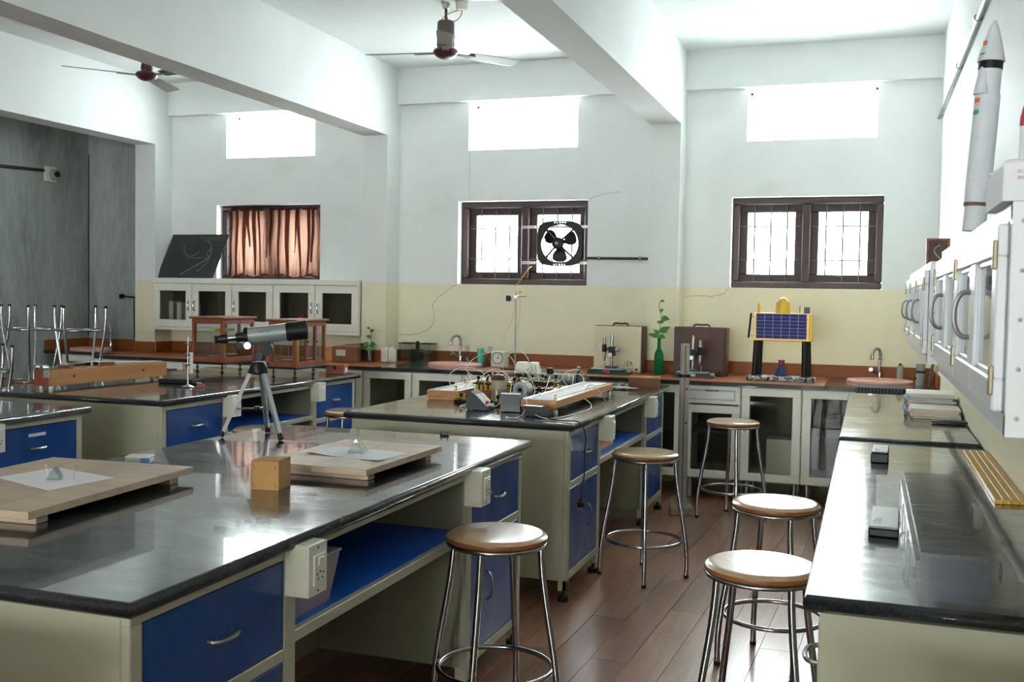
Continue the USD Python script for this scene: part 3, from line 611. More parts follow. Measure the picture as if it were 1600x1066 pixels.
right_wall_cabinet('near white wall cabinet with glass doors on the right wall, rocket model on top', 1.775, 3.44, 4, 1.192, 1.562)
right_wall_cabinet('far white wall cabinet with glass doors on the right wall', 4.06, 6.06, 6, 1.178, 1.556)

# ------------------------------------------------------------------ on the nearest bench
TB = H+.0005
def drawing_board(label, cx, cy, sx, sy, rot, gap=.022, th=.02):
    t = thing('drawing_board', label, 'board', (cx, cy, TB), rot, None); n = 4
    for i in range(n):
        a, b = -sx/2+i*sx/n, -sx/2+(i+1)*sx/n
        part(t, 'board_strip', B().box(a+.0003, b-.0003, -sy/2, sy/2, gap, gap+th, .001), 'board_wood')
    for y in (-sy/2+.07, sy/2-.07): part(t, 'batten', B().box(-sx/2+.02, sx/2-.02, y-.022, y+.022, 0, gap, .002), 'board_wood')
    return t
drawing_board('left drawing board cut off by the picture edge, paper and prism on it', -2.152, 2.24, .505, .70, 4)
drawing_board('right drawing board in front of the telescope, paper and prism on it', -1.612, 3.055, .385, .56, -1)
def sheet(label, q, z, curl=0):
    q = np.array(q, float); n = 10; v = []; c = q.mean(0)
    for top in (0, 1):
        for i in range(n+1):
            for j in range(n+1):
                u, w = i/n, j/n; p = q[0]*(1-u)*(1-w)+q[1]*u*(1-w)+q[2]*u*w+q[3]*(1-u)*w
                v.append((p[0], p[1], z+.0004*top+curl*max(0, 1-math.hypot(u, w)*1.6)**2+curl*.5*max(0, 1-math.hypot(1-u, w)*2.2)**2))
    f = []; m = (n+1)**2
    for i in range(n):
        for j in range(n):
            a = i*(n+1)+j; f += [(a, a+1, a+n+2, a+n+1), (m+a, m+a+n+1, m+a+n+2, m+a+1)]
    rim = [i*(n+1) for i in range(n+1)]+[n*(n+1)+j for j in range(1, n+1)]+[i*(n+1)+n for i in range(n-1, -1, -1)]+[j for j in range(n-1, 0, -1)]
    f += [(rim[k], rim[(k+1) % len(rim)], m+rim[(k+1) % len(rim)], m+rim[k]) for k in range(len(rim))]
    single('paper_sheet', B().raw(v, f), 'paper', label, 'paper', smooth=50)
ZL = TB+.0422
sheet('white paper sheet on the left drawing board', [(-2.30, 2.225), (-2.03, 2.135), (-2.005, 2.355), (-2.275, 2.425)], ZL)
sheet('white paper sheet on the right drawing board, its near corners curling up', [(-1.765, 2.975), (-1.462, 2.925), (-1.455, 3.13), (-1.735, 3.17)], ZL, curl=.009)
def prism(label, x, y, z, w, h, L, rot):
    b = B().prism([(-w/2, 0), (w/2, 0), (0, h)], -L/2, L/2, 'y').xf(math.radians(rot), (x, y, z+.0006)); single('glass_prism', b, 'prism_glass', label, 'prism', smooth=False)
prism('small glass prism on the left paper sheet', -2.135, 2.27, ZL, .040, .034, .03, 20)
prism('longer glass prism on the right paper sheet', -1.615, 3.075, ZL+.0005, .058, .048, .075, 18)
for i, (x, y, lean, c) in enumerate(((-2.165, 2.275, -.25, 'steel_dull'), (-2.09, 2.29, .25, 'red_terminal'))):
    t = thing('pin', ('steel pin', 'red-headed pin')[i]+' stuck in the paper beside the small prism', 'pin', (x, y, ZL))
    part(t, 'shaft', B().cyl((0, 0, 0), (.008*lean*4, 0, .036), .0006, n=6), 'steel_dull'); part(t, 'head', B().ball((.008*lean*4, 0, .0365), .0018, 1), c)
t = thing('small_box', 'open-topped little tan cardboard box with staples, on the nearest bench', 'box', (-1.652, 2.605, TB), 9); a = .043
part(t, 'wall', B().box(-a, a, -a, -a+.003, 0, .083)  .box(-a, a, a-.003, a, 0, .085).box(-a, -a+.003, -a, a, 0, .083).box(a-.003, a, -a, a, 0, .086), 'cardboard', smooth=False)
part(t, 'flap', B().hull([(-a, -a, .083), (a, -a, .084), (a, a, .087), (-a, a, .084), (-a, -a, .0815), (a, -a, .0825), (a, a, .0855), (-a, a, .0825)]), 'cardboard', smooth=False)
for x in (-.034, .032):
    for z in (.014, .066):
        part(t, 'staple', B().tube([(x-.004, -a-.0006, z+.006), (x+.004, -a-.0006, z-.006)], .0009, 6), 'staple')
single('chalk_cup', B().lathe([(0, 0), (.012, 0), (.0145, .034), (.0165, .036), (.0165, .047), (.0145, .047), (.0125, .006), (0, .006)], (-2.222, 3.40, TB), 20), 'white_plastic', 'tiny white plastic cup beside the tripod foot', 'cup', smooth=40)
single('white_capsule', B().cyl((-2.03, 2.96, TB), (-2.03, 2.96, TB+.03), .008), 'milky', 'small white cylinder standing alone behind the little tan box', 'cylinder') if False else None
t = thing('pin_case', 'flat clear plastic case with a blue strip beyond the left drawing board', 'case', (-2.28, 2.80, TB), 20)
part(t, 'tray', B().box(-.04, .04, -.028, .028, 0, .016, .003), 'milky'); part(t, 'lid', B().box(-.041, .041, -.029, .029, .0165, .026, .003), 'white_plastic'); part(t, 'blue_strip', B().box(.012, .0415, -.0295, -.0288, .004, .02), 'cover_blue')
t = thing('bulldog_clip', 'small black clip at the far edge of the nearest bench', 'clip', (-1.625, 3.85, TB), 10)
part(t, 'jaw', B().box(-.018, .018, -.008, .008, 0, .009, .002), 'black_plastic'); part(t, 'prong', B().cyl((-.012, 0, .009), (-.016, 0, .018), .0018, n=6), 'black_plastic'); part(t, 'prong', B().cyl((.012, 0, .009), (.015, 0, .018), .0018, n=6), 'black_plastic')
t = thing('storage_tub', 'lavender plastic tub on the blue knee shelf of the nearest bench', 'tub', (-1.42, 2.28, .5825), 0)
part(t, 'tub', B().hull([(x*.10*s, y*.14*s, z) for x in (-1, 1) for y in (-1, 1) for z, s in ((0, .82), (.13, 1))]), 'lavender_plastic'); part(t, 'rim', B().box(-.105, .105, -.145, .145, .13, .138, .003), 'lavender_plastic')

# telescope on its tripod
def telescope():
    c = np.array((-2.285, 3.50, TB)); t = thing('telescope', 'silver and black telescope on an aluminium tripod on the nearest bench', 'telescope', c)
    ax = np.array((.416, .05, .053)); ax /= np.linalg.norm(ax); e0, e1 = np.array((-2.4283, 3.4258, 1.2105))-c, np.array((-2.1116, 3.5842, 1.2554))-c; L = np.linalg.norm(e1-e0); d = (e1-e0)/L; K = L/.424; D = d*K
    def lt(prof, n=28): return B().lathe([(r_, z_*K) for r_, z_ in prof], e0, n, d)
    tube = part(t, 'tube', lt([(0, .150), (.0345, .150), (.0345, .332), (0, .332)], 36), 'scope_silver', smooth=40)
    tx = meshkit.text_mesh('D 50 x 360', .010, .0006); v = tx.vertices; ccx = (v[:, 0].max()+v[:, 0].min())/2
    side = np.cross(d, (0, 0, 1)); side /= np.linalg.norm(side); upv = np.cross(side, d)
    def wrap(tx, s0, h0):
        v = tx.vertices; ang = (v[:, 1]+h0)/.0348
        return B().raw(e0+np.outer(s0+v[:, 0]-(v[:, 0].max()+v[:, 0].min())/2, d)+np.outer((.0347+v[:, 2])*np.cos(ang), side)+np.outer((.0347+v[:, 2])*np.sin(ang), upv), tx.faces)
    pl = B()
    for k in range(12): s0 = .185+k*.0085; pl.tube([e0+D*s0+side*.0348+upv*.002, e0+D*(s0+.006)+side*.0348+upv*.002], .0008, 4)
    for k in range(3): s0 = .205+k*.018; pl.tube([e0+D*s0+side*.0342+upv*.0125, e0+D*(s0+.009)+side*.0342+upv*.0125], .0012, 4)
    part(tube, 'lettering', pl, 'black_plastic')
    part(t, 'dew_shield', lt([(0, .328), (.0365, .328), (.0365, .336), (.0395, .336), (.0395, .346), (.0372, .346), (.0385, .418), (.0385, .424), (.034, .424), (.034, .36), (0, .36)], 36), 'black_plastic', smooth=40)
    part(t, 'focuser_ring', lt([(0, .132), (.030, .132), (.0365, .137), (.0365, .152), (0, .152)], 32), 'black_plastic', smooth=40)
    part(t, 'draw_tube', lt([(0, .052), (.0135, .052), (.0135, .134), (0, .134)]), 'chrome', smooth=40)
    part(t, 'focuser_housing', lt([(0, .094), (.0165, .094), (.0185, .112), (.019, .136), (0, .136)]), 'black_plastic', smooth=40)
    part(t, 'eyepiece', lt([(.006, .004), (.006, -.002), (.0165, -.002), (.0165, .006), (.0135, .010), (.016, .016), (.0185, .04), (.0185, .056), (0, .056)]), 'black_plastic', smooth=40)
    k = e0+D*.146-upv*.036; kb = part(t, 'focus_knob', B().cyl(k-side*.02, k+side*.036, .017, n=24), 'black_plastic'); part(kb, 'knob_face', B().cyl(k+side*.036, k+side*.038, .0145, n=24), 'aluminium')
    k2 = e0+D*.105-upv*.034; part(t, 'focus_wheel', B().cyl(k2-side*.012, k2+side*.012, .013, n=20), 'black_plastic')
    m = e0+D*.215
    part(t, 'saddle', B().hull([m+d*a+side*b-upv*h for a in (-.03, .03) for b in (-.012, .012) for h in (.028, .044)]), 'black_plastic')
    head = np.array((-2.28, 3.5, 1.155))-c
    part(t, 'yoke', B().hull([m-upv*.042+d*a+side*b for a in (-.014, .014) for b in (-.013, .013)]+[head+np.array((a, b, -.025)) for a in (-.02, .02) for b in (-.016, .016)]), 'black_plastic')
    q = m-upv*.06+d*.012; part(t, 'clamp_knob', B().cyl(q+side*.010, q+side*.034, .026, n=20), 'black_plastic')
    col = head-np.array((0, 0, .03))
    part(t, 'hub', B().lathe([(0, .0), (.026, 0), (.034, -.02), (.034, -.042), (.02, -.05), (0, -.05)], col, 12), 'black_plastic')
    feet = [np.array(p)-c for p in ((-2.40, 3.42, TB), (-2.141, 3.447, TB), (-2.315, 3.625, TB))]
    mids = []
    for f in feet:
        h = f-col; hh = np.array((h[0], h[1], 0)); hh /= np.linalg.norm(hh); top = col+hh*.026-np.array((0, 0, .03)); u = (f-top)/np.linalg.norm(f-top); s = np.cross(u, hh); s /= np.linalg.norm(s); w = np.cross(s, u)
        end = f-u*.022
        part(t, 'hinge_block', B().hull([top+u*a+s*b+w*g for a in (-.016, .018) for b in (-.013, .013) for g in (-.01, .01)]), 'black_plastic')
        lg = B()
        for bb in (-.0072, .0072): lg.hull([p+s*(bb+e)+w*g for p in (top+u*.01, end) for e in (-.0018, .0018) for g in (-.007, .007)])
        lg.hull([p+s*e+w*g for p in (top+u*.01, end) for e in (-.0072, .0072) for g in (.003, .0065)])
        part(t, 'leg', lg, 'aluminium', smooth=False)
        part(t, 'leg_foot', B().cyl(end-u*.006, f+np.array((0, 0, .006)), .0105, .012, n=14), 'black_rubber'); mids.append(top+u*.17)
    mc = np.mean(mids, 0); mc[2] = mids[0][2]
    part(t, 'spreader_hub', B().cyl(mc-np.array((0, 0, .006)), mc+np.array((0, 0, .008)), .012, n=14), 'black_plastic')
    for p in mids: part(t, 'spreader_arm', B().tube([mc, p], .003, 6), 'steel_dull')
telescope()

# ------------------------------------------------------------------ on the far left bench
def sonometer():
    t = thing('sonometer', 'long pine sonometer box with strings on the far left bench', 'sonometer', (-4.414, 5.10, TB), -3); hx, hy, z0, z1 = .056, .485, .02, .110
    part(t, 'sound_box', B().box(hx-.012, hx, -hy, hy, z0, z1, .001).box(-hx, -hx+.012, -hy, hy, z0, z1, .001).box(-hx+.012, hx-.012, -hy, hy, z0, z0+.01).box(-hx+.012, hx-.012, hy-.02, hy, z0+.01, z1, .001).box(-hx+.012, hx-.012, -hy, hy, z1-.014, z1-.006), 'pine_y')
    part(t, 'end_block', B().box(-hx, hx, -hy-.002, -hy+.02, z0, z1+.001, .001), 'red_wood')
    for y in (-.30, .27): part(t, 'sound_hole', B().cyl((hx-.001, y, .068), (hx+.0006, y, .068), .008, n=16), 'black_plastic')
    for y in (-.31, .02): part(t, 'bridge', B().prism([(y-.02, z1), (y+.02, z1), (y+.012, z1+.022), (y-.012, z1+.022)], -.04, .045, 'x'), 'red_wood')
    for x in (-.03, .0, .03): part(t, 'string', B().tube(bez((x, -hy+.03, z1+.004), (x, -.31, z1+.024), (x, .02, z1+.024), (x, hy-.02, z1+.006), n=20), .0012, 5), 'steel_dull')
    for x, z in ((-.035, .124), (.02, .126)): part(t, 'tuning_screw', B().cyl((x, -hy-.02, z), (x, -hy+.02, z), .016, n=16), 'chrome')
    part(t, 'metal_tab', B().box(.02, .06, -hy-.006, -hy-.0025, .07, .118), 'aluminium')
    for x in (-.036, .036):
        for y in (-.45, .45): part(t, 'foot', B().cyl((x, y, 0), (x, y, z0), .013, n=12), 'cream_plastic')
sonometer()
def small_stand():
    t = thing('reading_stand', 'small chrome stand holding a thermometer card, on the far left bench', 'stand', (-3.83, 5.13, TB))
    part(t, 'base', B().lathe([(0, 0), (.040, 0), (.042, .004), (.028, .010), (.008, .016), (0, .017)], n=24), 'chrome', smooth=40)
    part(t, 'rod', B().cyl((0, 0, .01), (0, 0, .30), .004, n=10), 'steel_dull')
    for z in (.255, .19, .13): part(t, 'clip', B().box(-.022, .018, -.008, .008, z, z+.010, .002), 'chrome')
    part(t, 'card', B().box(.012, .034, -.003, .002, .085, .21), 'tag_white'); part(t, 'red_tab', B().box(-.018, -.006, -.004, .004, .11, .135), 'red_terminal')
small_stand()
t = thing('magnet_tray', 'low black instrument base between the sonometer and the small stand', 'base', (-4.05, 5.36, TB), 3)
part(t, 'slab', B().box(-.12, .12, -.07, .07, .0, .026, .004), 'black_plastic'); part(t, 'plate', B().box(-.08, .08, -.05, .05, .026, .03), 'grey_enamel'); part(t, 'post', B().cyl((.05, 0, .03), (.05, 0, .055), .008), 'red_terminal')
t = thing('weight_holder', 'little wooden block with chrome clamp beside the small stand', 'block', (-3.76, 5.16, TB), 10)
part(t, 'block', B().box(-.02, .02, -.016, .016, 0, .022, .002), 'red_wood'); part(t, 'screw', B().cyl((-.018, -.02, .026), (.012, -.02, .026), .007), 'chrome')
def balance_case(label, x0, x1, y0, y1, door_side):
    cx, cy = (x0+x1)/2, (y0+y1)/2; t = thing('balance_case', label, 'balance case', (cx, cy, TB)); X, Y = (x1-x0)/2, (y1-y0)/2; z0, z1, f = .072, .395, .024
    part(t, 'base_board', B().box(-X-.012, X+.012, -Y-.012, Y+.012, z0-.014, z0, .003), 'black_plastic')
    part(t, 'top_board', B().box(-X-.016, X+.016, -Y-.016, Y+.016, z1-.016, z1, .004), 'red_wood')
    for x in (-1, 1):
        for y in (-1, 1): part(t, 'corner_post', B().box(min(x*X, x*(X-f)), max(x*X, x*(X-f)), min(y*Y, y*(Y-f)), max(y*Y, y*(Y-f)), z0, z1-.016, .002), 'red_wood')
    for y in (-1, 1):
        for za, zb in ((z0, z0+.035), (z1-.05, z1-.016)): part(t, 'cross_rail', B().box(-X+f, X-f, min(y*Y, y*(Y-.016)), max(y*Y, y*(Y-.016)), za, zb, .002), 'red_wood')
        part(t, 'glass_pane', B().box(-X+f, X-f, y*(Y-.008)-.0012, y*(Y-.008)+.0012, z0+.035, z1-.05), 'case_pane', smooth=False)
    for x in (-1, 1):
        for za, zb in ((z0, z0+.035), (z1-.05, z1-.016)): part(t, 'side_rail', B().box(min(x*X, x*(X-.016)), max(x*X, x*(X-.016)), -Y+f, Y-f, za, zb, .002), 'red_wood')
        part(t, 'glass_pane', B().box(x*(X-.008)-.0012, x*(X-.008)+.0012, -Y+f, Y-f, z0+.035, z1-.05), 'case_pane', smooth=False)
    if door_side:
        for y in (-.06, .06):
            part(t, 'door_stile', B().box(X-.015, X+.004, y-.012, y+.012, z0+.03, z1-.045, .002), 'red_wood'); part(t, 'knob', B().ball((X+.012, y, .24), .008, 2), 'fan_maroon')
    else: part(t, 'door_stile', B().box(-.012, .012, Y-.015, Y, z0+.03, z1-.045, .002), 'red_wood')
    part(t, 'pillar', B().cyl((0, 0, z0), (0, 0, z0+.24), .009, n=12), 'balance_yellow', label='yellow balance pillar')
    part(t, 'beam', B().box(-.010, .010, -Y*.62, Y*.62, z0+.215, z0+.235, .002), 'balance_yellow')
    for s in (-1, 1): part(t, 'pan', B().lathe([(0, 0), (.04, 0), (.043, .006), (0, .006)], (0, s*Y*.6, z0+.04), 16), 'steel_dull'); part(t, 'hanger', B().cyl((0, s*Y*.6, z0+.046), (0, s*Y*.6, z0+.22), .0015, n=5), 'steel_dull')
    for p in ((-X*.8, -Y*.85), (X*.8, -Y*.85), (X*.2, Y*.85)): part(t, 'levelling_screw', B().lathe([(0, 0), (.014, 0), (.014, .006), (.005, .008), (.005, .028), (.013, .03), (.013, .036), (.005, .038), (.005, .058), (0, .058)], (p[0], p[1], 0), 12), 'black_plastic')
balance_case('left mahogany and glass balance case behind the telescope eyepiece', -4.56, -4.30, 6.15, 6.545, False)
balance_case('right mahogany and glass balance case with two knobbed doors, behind the telescope tube', -3.845, -3.635, 6.02, 6.43, True)
t = thing('weight_box', 'small brown wooden weight box beside the right balance case', 'box', (-3.60, 6.53, TB), 5)
part(t, 'body', B().box(-.07, .07, -.04, .04, 0, .048, .003), 'red_wood'); part(t, 'lid', B().box(-.071, .071, -.041, .041, .048, .066, .003), 'red_wood'); part(t, 'label_patch', B().box(.0712, .072, -.02, .02, .012, .045), 'tag_white'); part(t, 'clasp', B().box(-.012, .012, -.0435, -.041, .034, .058), 'black_plastic')

# ------------------------------------------------------------------ on the middle bench
def meter_bridge(label, x0, x1, y0, y1, legs):
    cx, cy = (x0+x1)/2, (y0+y1)/2; X, Y = (x1-x0)/2, (y1-y0)/2; t = thing('metre_bridge', label, 'metre bridge', (cx, cy, TB)); z = .018 if legs else 0
    part(t, 'board', B().box(-X, X, -Y, Y, z+.012, z+.05, .002), 'pine_y')
    for y in (-Y+.02, Y-.02): part(t, 'cleat', B().box(-X+.01, X-.01, y-.02, y+.02, z, z+.012, .001), 'pine_y')
    if legs:
        for x in (-X+.015, X-.015):
            for y in (-Y+.03, Y-.03): part(t, 'rubber_foot', B().cyl((x, y, 0), (x, y, z), .012, n=10), 'white_plastic')
    part(t, 'scale_strip', B().box(-X*.55, X*.62, -Y+.01, Y-.01, z+.05, z+.052), 'paper', label='white metre scale')
    part(t, 'copper_strip', B().box(-X*.95, -X*.72, -Y+.02, Y-.02, z+.05, z+.053), 'steel_dull')
    part(t, 'wire', B().tube([(-X*.62, -Y+.03, z+.055), (-X*.62, Y-.03, z+.055)], .0012, 5), 'steel_dull')
    tk = B()
    for k in range(46): tk.box(-X*.5, -X*(.2 if k % 5 == 0 else .34), -Y+.03+k*(2*Y-.06)/46, -Y+.0315+k*(2*Y-.06)/46, z+.052, z+.0523)
    part(t, 'graduations', tk, 'ruler_print', kind='stuff', smooth=False)
    for y in (-Y+.03, Y*.02, Y-.03):
        part(t, 'terminal', B().lathe([(0, 0), (.008, 0), (.008, .006), (.004, .008), (.004, .016), (.007, .018), (.007, .026), (0, .027)], (X*.80 if y < 0 else -X*.8, y, z+.052), 10), 'brass')
    return t
meter_bridge('left metre bridge with a white scale on the middle bench, behind the sloping meter', -2.30, -2.12, 5.19, 6.22, False)
meter_bridge('right metre bridge with a white scale on the middle bench, near its right edge', -1.62, -1.432, 4.80, 5.96, True)
def panel_meter(label, x, y, rot, dial=True, w=.10, h=.095, d=.115):
    t = thing('panel_meter', label, 'meter', (x, y, TB), rot)      # slopes down towards local +x
    part(t, 'case', B().prism([(-d/2, .004), (d/2, .004), (d/2, .022), (-d*.10, h*.86), (-d*.30, h), (-d/2, h*.94)], -w/2, w/2, 'y'), 'meter_grey')
    a, b = np.array((-d*.10, h*.86)), np.array((d/2, .022)); u = (b-a)/np.linalg.norm(b-a); n = np.array((-u[1], u[0])); n = n if n[1] > 0 else -n; L = np.linalg.norm(b-a)
    def face(s0, s1, y0, y1, t0, t1):
        return B().hull([(q[0], yy, q[1]) for s in (s0, s1) for k in (t0, t1) for yy in (y0, y1) for q in (a+u*s*L+n*k,)])
    fpl = part(t, 'face_plate', face(.02, .98, -w*.46, w*.46, .0, .002), 'tag_white', smooth=False)
    part(fpl, 'dial_window', face(.08, .55, -w*.38, w*.38, .002, .004), 'dial_white', smooth=False)
    part(fpl, 'needle', face(.12, .5, -.002, .002, .004, .0048), 'black_plastic', smooth=False)
    for s, c in ((-.03, 'red_terminal'), (.03, 'black_plastic')):
        q = a+u*.80*L; part(t, 'terminal', B().cyl((q[0], s, q[1]), (q[0]+n[0]*.018, s, q[1]+n[1]*.018), .0075, n=12), c)
    for sx in (-1, 1):
        for sy in (-1, 1): part(t, 'foot', B().cyl((sx*d*.4, sy*w*.38, 0), (sx*d*.4, sy*w*.38, .004), .006, n=8), 'black_rubber')
panel_meter('sloping panel meter with a pale face, leftmost of the meters on the middle bench', -1.845, 4.835, -4)
panel_meter('dark panel meter standing with its back to us, centre front of the meters', -1.675, 4.845, 95)
panel_meter('low black panel meter pushed under the right metre bridge', -1.50, 4.70, 80, w=.10, h=.055, d=.10)
def resistance_box(label, x, y, rot, sx, sy, h=.05, plugs=8, coils=True):
    t = thing('resistance_box', label, 'resistance box', (x, y, TB), rot)
    part(t, 'case', B().box(-sx/2, sx/2, -sy/2, sy/2, 0, h, .003), 'red_wood' if coils else 'dark_wood'); z = h
    if coils:
        for k in range(plugs): xx = -sx/2+.02+k*(sx-.04)/(plugs-1); part(t, 'coil', B().cyl((xx, -sy*.32, z), (xx, -sy*.32, z+.034), .0095, n=12), 'coil_yellow', label='yellow wound coil')
        part(t, 'riser', B().box(-sx/2+.01, sx/2-.01, -sy*.1, sy/2-.006, z, z+.034), 'dark_wood'); z += .034
    part(t, 'ebonite_top', B().box(-sx/2, sx/2, -sy/2, sy/2, z, z+.008, .002), 'black_plastic')
    for k in range(plugs):
        xx = -sx/2+.02+k*(sx-.04)/(plugs-1)
        for yy in (-sy*.22, sy*.22):
            pb = part(t, 'brass_block', B().box(xx-.009, xx+.009, yy-.012, yy+.012, z+.008, z+.018, .001), 'brass')
            if (k+int(yy > 0)) % 2 == 0: part(t, 'plug', B().lathe([(0, 0), (.005, 0), (.005, .008), (.009, .011), (.009, .026), (0, .028)], (xx, yy, z+.018), 10), 'black_plastic')
resistance_box('resistance box with a row of yellow coils, behind the sloping meter', -1.975, 5.42, -8, .24, .13, h=.045)
resistance_box('resistance box under the white tub in the heap of meters', -1.935, 5.92, 0, .34, .16, h=.060, coils=False)
resistance_box('small resistance box right of the heap, in front of the rheostat', -1.74, 5.60, 12, .18, .11, h=.045, plugs=5, coils=False)
t = thing('wet_cell', 'cream cell jar with a dark cork top, middle of the heap of meters', 'jar', (-1.885, 5.215, TB))
part(t, 'glass_jar', B().lathe([(.048, 0), (.050, .004), (.050, .075), (.047, .075), (.047, .006), (0, .006)], n=28), 'clear_thin', smooth=40); part(t, 'porous_pot', B().lathe([(0, .006), (.042, .006), (.042, .122), (0, .122)], n=24), 'jar_cream', smooth=40)
part(t, 'cork_top', B().lathe([(0, .122), (.043, .122), (.040, .135), (.028, .150), (.010, .153), (0, .153)], n=20), 'dark_wood', smooth=40); part(t, 'terminal', B().cyl((0, 0, .15), (0, 0, .168), .004, n=8), 'brass')
t = thing('tangent_galvanometer', 'round grey-green galvanometer coil beside the cell jar', 'galvanometer', (-1.775, 5.30, TB), -12)
part(t, 'base', B().box(-.06, .06, -.05, .05, 0, .022, .004), 'black_plastic'); part(t, 'coil_drum', B().cyl((0, -.03, .068), (0, .03, .068), .046, n=28), 'pvc_grey'); part(t, 'coil_face', B().lathe([(.028, 0), (.044, 0), (.044, .006), (.028, .006)], (0, -.036, .068), 28, (0, 1, 0)), 'milky'); part(t, 'hub', B().cyl((0, -.037, .068), (0, -.03, .068), .012, n=14), 'black_plastic')
t = thing('white_tub', 'small white plastic tub perched on the heap of meters', 'tub', (-1.955, 5.92, TB+.1155), 5)
part(t, 'tub', B().hull([(x*s*.075, y*s*.05, z) for x in (-1, 1) for y in (-1, 1) for z, s in ((0, 1), (.062, .80))]), 'milky'); part(t, 'knob', B().cyl((.01, 0, .062), (.01, 0, .082), .010, n=12), 'black_plastic')
t = thing('rheostat', 'grey sliding rheostat behind the heap of meters', 'rheostat', (-1.86, 6.18, TB), 6)
part(t, 'tube', B().cyl((-.16, 0, .058), (.14, 0, .058), .036, n=28), 'pvc_grey'); part(t, 'slide_rod', B().cyl((-.17, 0, .112), (.17, 0, .112), .006, n=10), 'steel_dull'); part(t, 'slider', B().box(-.05, -.01, -.022, .022, .092, .128, .004), 'black_plastic')
for s in (-.165, .15): part(t, 'end_plate', B().box(s-.006, s+.006, -.042, .042, 0, .125, .006), 'meter_grey')
for s in (-.165, .15): part(t, 'end_knob', B().ball((s, 0, .134), .011, 2), 'steel_dull')
t = thing('key_box', 'grey two-terminal box with a round dial at the right end of the heap', 'switch box', (-1.645, 6.08, TB), 4)
part(t, 'case', B().box(-.03, .03, -.03, .03, 0, .10, .004), 'meter_grey'); part(t, 'dial', B().cyl((0, -.034, .045), (0, -.03, .045), .016, n=18), 'tag_white')
for x in (-.014, .014): part(t, 'terminal', B().cyl((x, 0, .10), (x, 0, .116), .005, n=8), 'brass')
def plug_key(label, x, y, rot):
    t = thing('plug_key', label, 'plug key', (x, y, TB), rot); part(t, 'base', B().box(-.032, .032, -.022, .022, 0, .016, .002), 'black_plastic')
    for sx in (-1, 1): part(t, 'brass_block', B().box(min(sx*.004, sx*.028), max(sx*.004, sx*.028), -.012, .012, .016, .028, .001), 'brass'); part(t, 'terminal', B().lathe([(0, 0), (.006, 0), (.006, .01), (.003, .012), (.006, .018), (0, .02)], (sx*.022, 0, .028), 10), 'brass')
    part(t, 'plug', B().lathe([(0, 0), (.004, 0), (.004, .012), (.009, .016), (.009, .03), (0, .032)], (0, 0, .024), 12), 'black_plastic')
plug_key('plug key between the cell jar and the dark meter', -1.83, 5.05, 20); plug_key('plug key in front of the left metre bridge', -2.06, 5.10, -15); plug_key('plug key beside the small resistance box', -1.70, 5.42, 35)
t = thing('battery_eliminator', 'dark blue-black supply box with white knobs, behind the sloping meter', 'supply box', (-2.03, 5.62, TB), 6)
part(t, 'case', B().box(-.075, .075, -.045, .045, 0, .092, .005), 'navy'); part(t, 'panel', B().box(-.068, .068, -.0475, -.045, .012, .085, .001), 'black_plastic')
for x in (-.04, .0, .04): part(t, 'knob', B().cyl((x, -.0475, .05), (x, -.062, .05), .010, n=14), 'white_plastic')
for x in (-.045, .045): part(t, 'terminal', B().cyl((x, 0, .092), (x, 0, .112), .006, n=10), 'red_terminal' if x > 0 else 'black_plastic')
# connecting wires
W = [((-2.2, 5.3, .895), (-2.22, 5.36, .97), (-2.12, 5.42, .99), (-2.06, 5.45, .955)),
     ((-2.12, 5.62, .92), (-2.26, 5.72, 1.0), (-2.16, 5.78, 1.06), (-2.03, 5.88, 1.0)),
     ((-2.05, 5.85, .92), (-2.05, 5.8, 1.04), (-1.97, 5.8, 1.075), (-1.92, 5.86, 1.0), (-1.90, 5.88, .94)),
     ((-1.95, 5.35, .95), (-1.90, 5.30, .985), (-1.83, 5.24, .94), (-1.80, 5.12, .87), (-1.81, 5.06, .829)),
     ((-1.80, 5.58, .92), (-1.80, 5.44, .97), (-1.74, 5.38, .91), (-1.70, 5.24, .86), (-1.62, 5.05, .91)),
     ((-1.74, 5.62, .915), (-1.68, 5.48, .95), (-1.66, 5.34, .89), (-1.63, 5.18, .84), (-1.58, 5.0, .905)),
     ((-1.80, 4.82, .86), (-1.77, 4.84, .845), (-1.74, 4.90, .88), (-1.72, 4.98, .87), (-1.70, 5.1, .83)),
     ((-1.60, 4.84, .905), (-1.57, 4.74, .90), (-1.545, 4.66, .86), (-1.56, 4.60, .829), (-1.62, 4.58, .829)),
     ((-1.49, 4.64, .84), (-1.42, 4.60, .829), (-1.37, 4.70, .829), (-1.35, 4.92, .829), (-1.34, 5.12, .84), (-1.42, 5.22, .875)),
     ((-1.70, 6.05, .94), (-1.66, 5.9, .97), (-1.68, 5.75, .92), (-1.60, 5.72, .86), (-1.58, 5.82, .895)),
     ((-1.90, 5.9, .93), (-1.84, 5.74, .97), (-1.80, 5.66, .91), (-1.78, 5.62, .90)),
     ((-2.11, 5.34, .93), (-2.06, 5.22, .96), (-1.98, 5.12, .88), (-1.93, 5.02, .84), (-1.90, 4.98, .829)),
     ((-1.45, 5.4, .90), (-1.40, 5.36, .93), (-1.36, 5.44, .86), (-1.35, 5.6, .829)),
     ((-1.92, 4.86, .845), (-1.98, 4.9, .829), (-2.0, 5.0, .829), (-1.94, 5.1, .829))]
WL = ['looping above the left metre bridge', 'looping high at the left of the heap', 'looping over the white tub', 'hanging in front of the cell jar', 'falling across the galvanometer to the right bridge', 'second strand across to the right bridge', 'coiled beside the sloping meter', 'hanging off the near end of the right bridge',
      'trailing round the right bridge on the bench edge', 'curling by the grey switch box', 'between the two rear resistance boxes', 'drooping from the yellow coils', 'at the right side of the right bridge', 'lying left of the sloping meter']
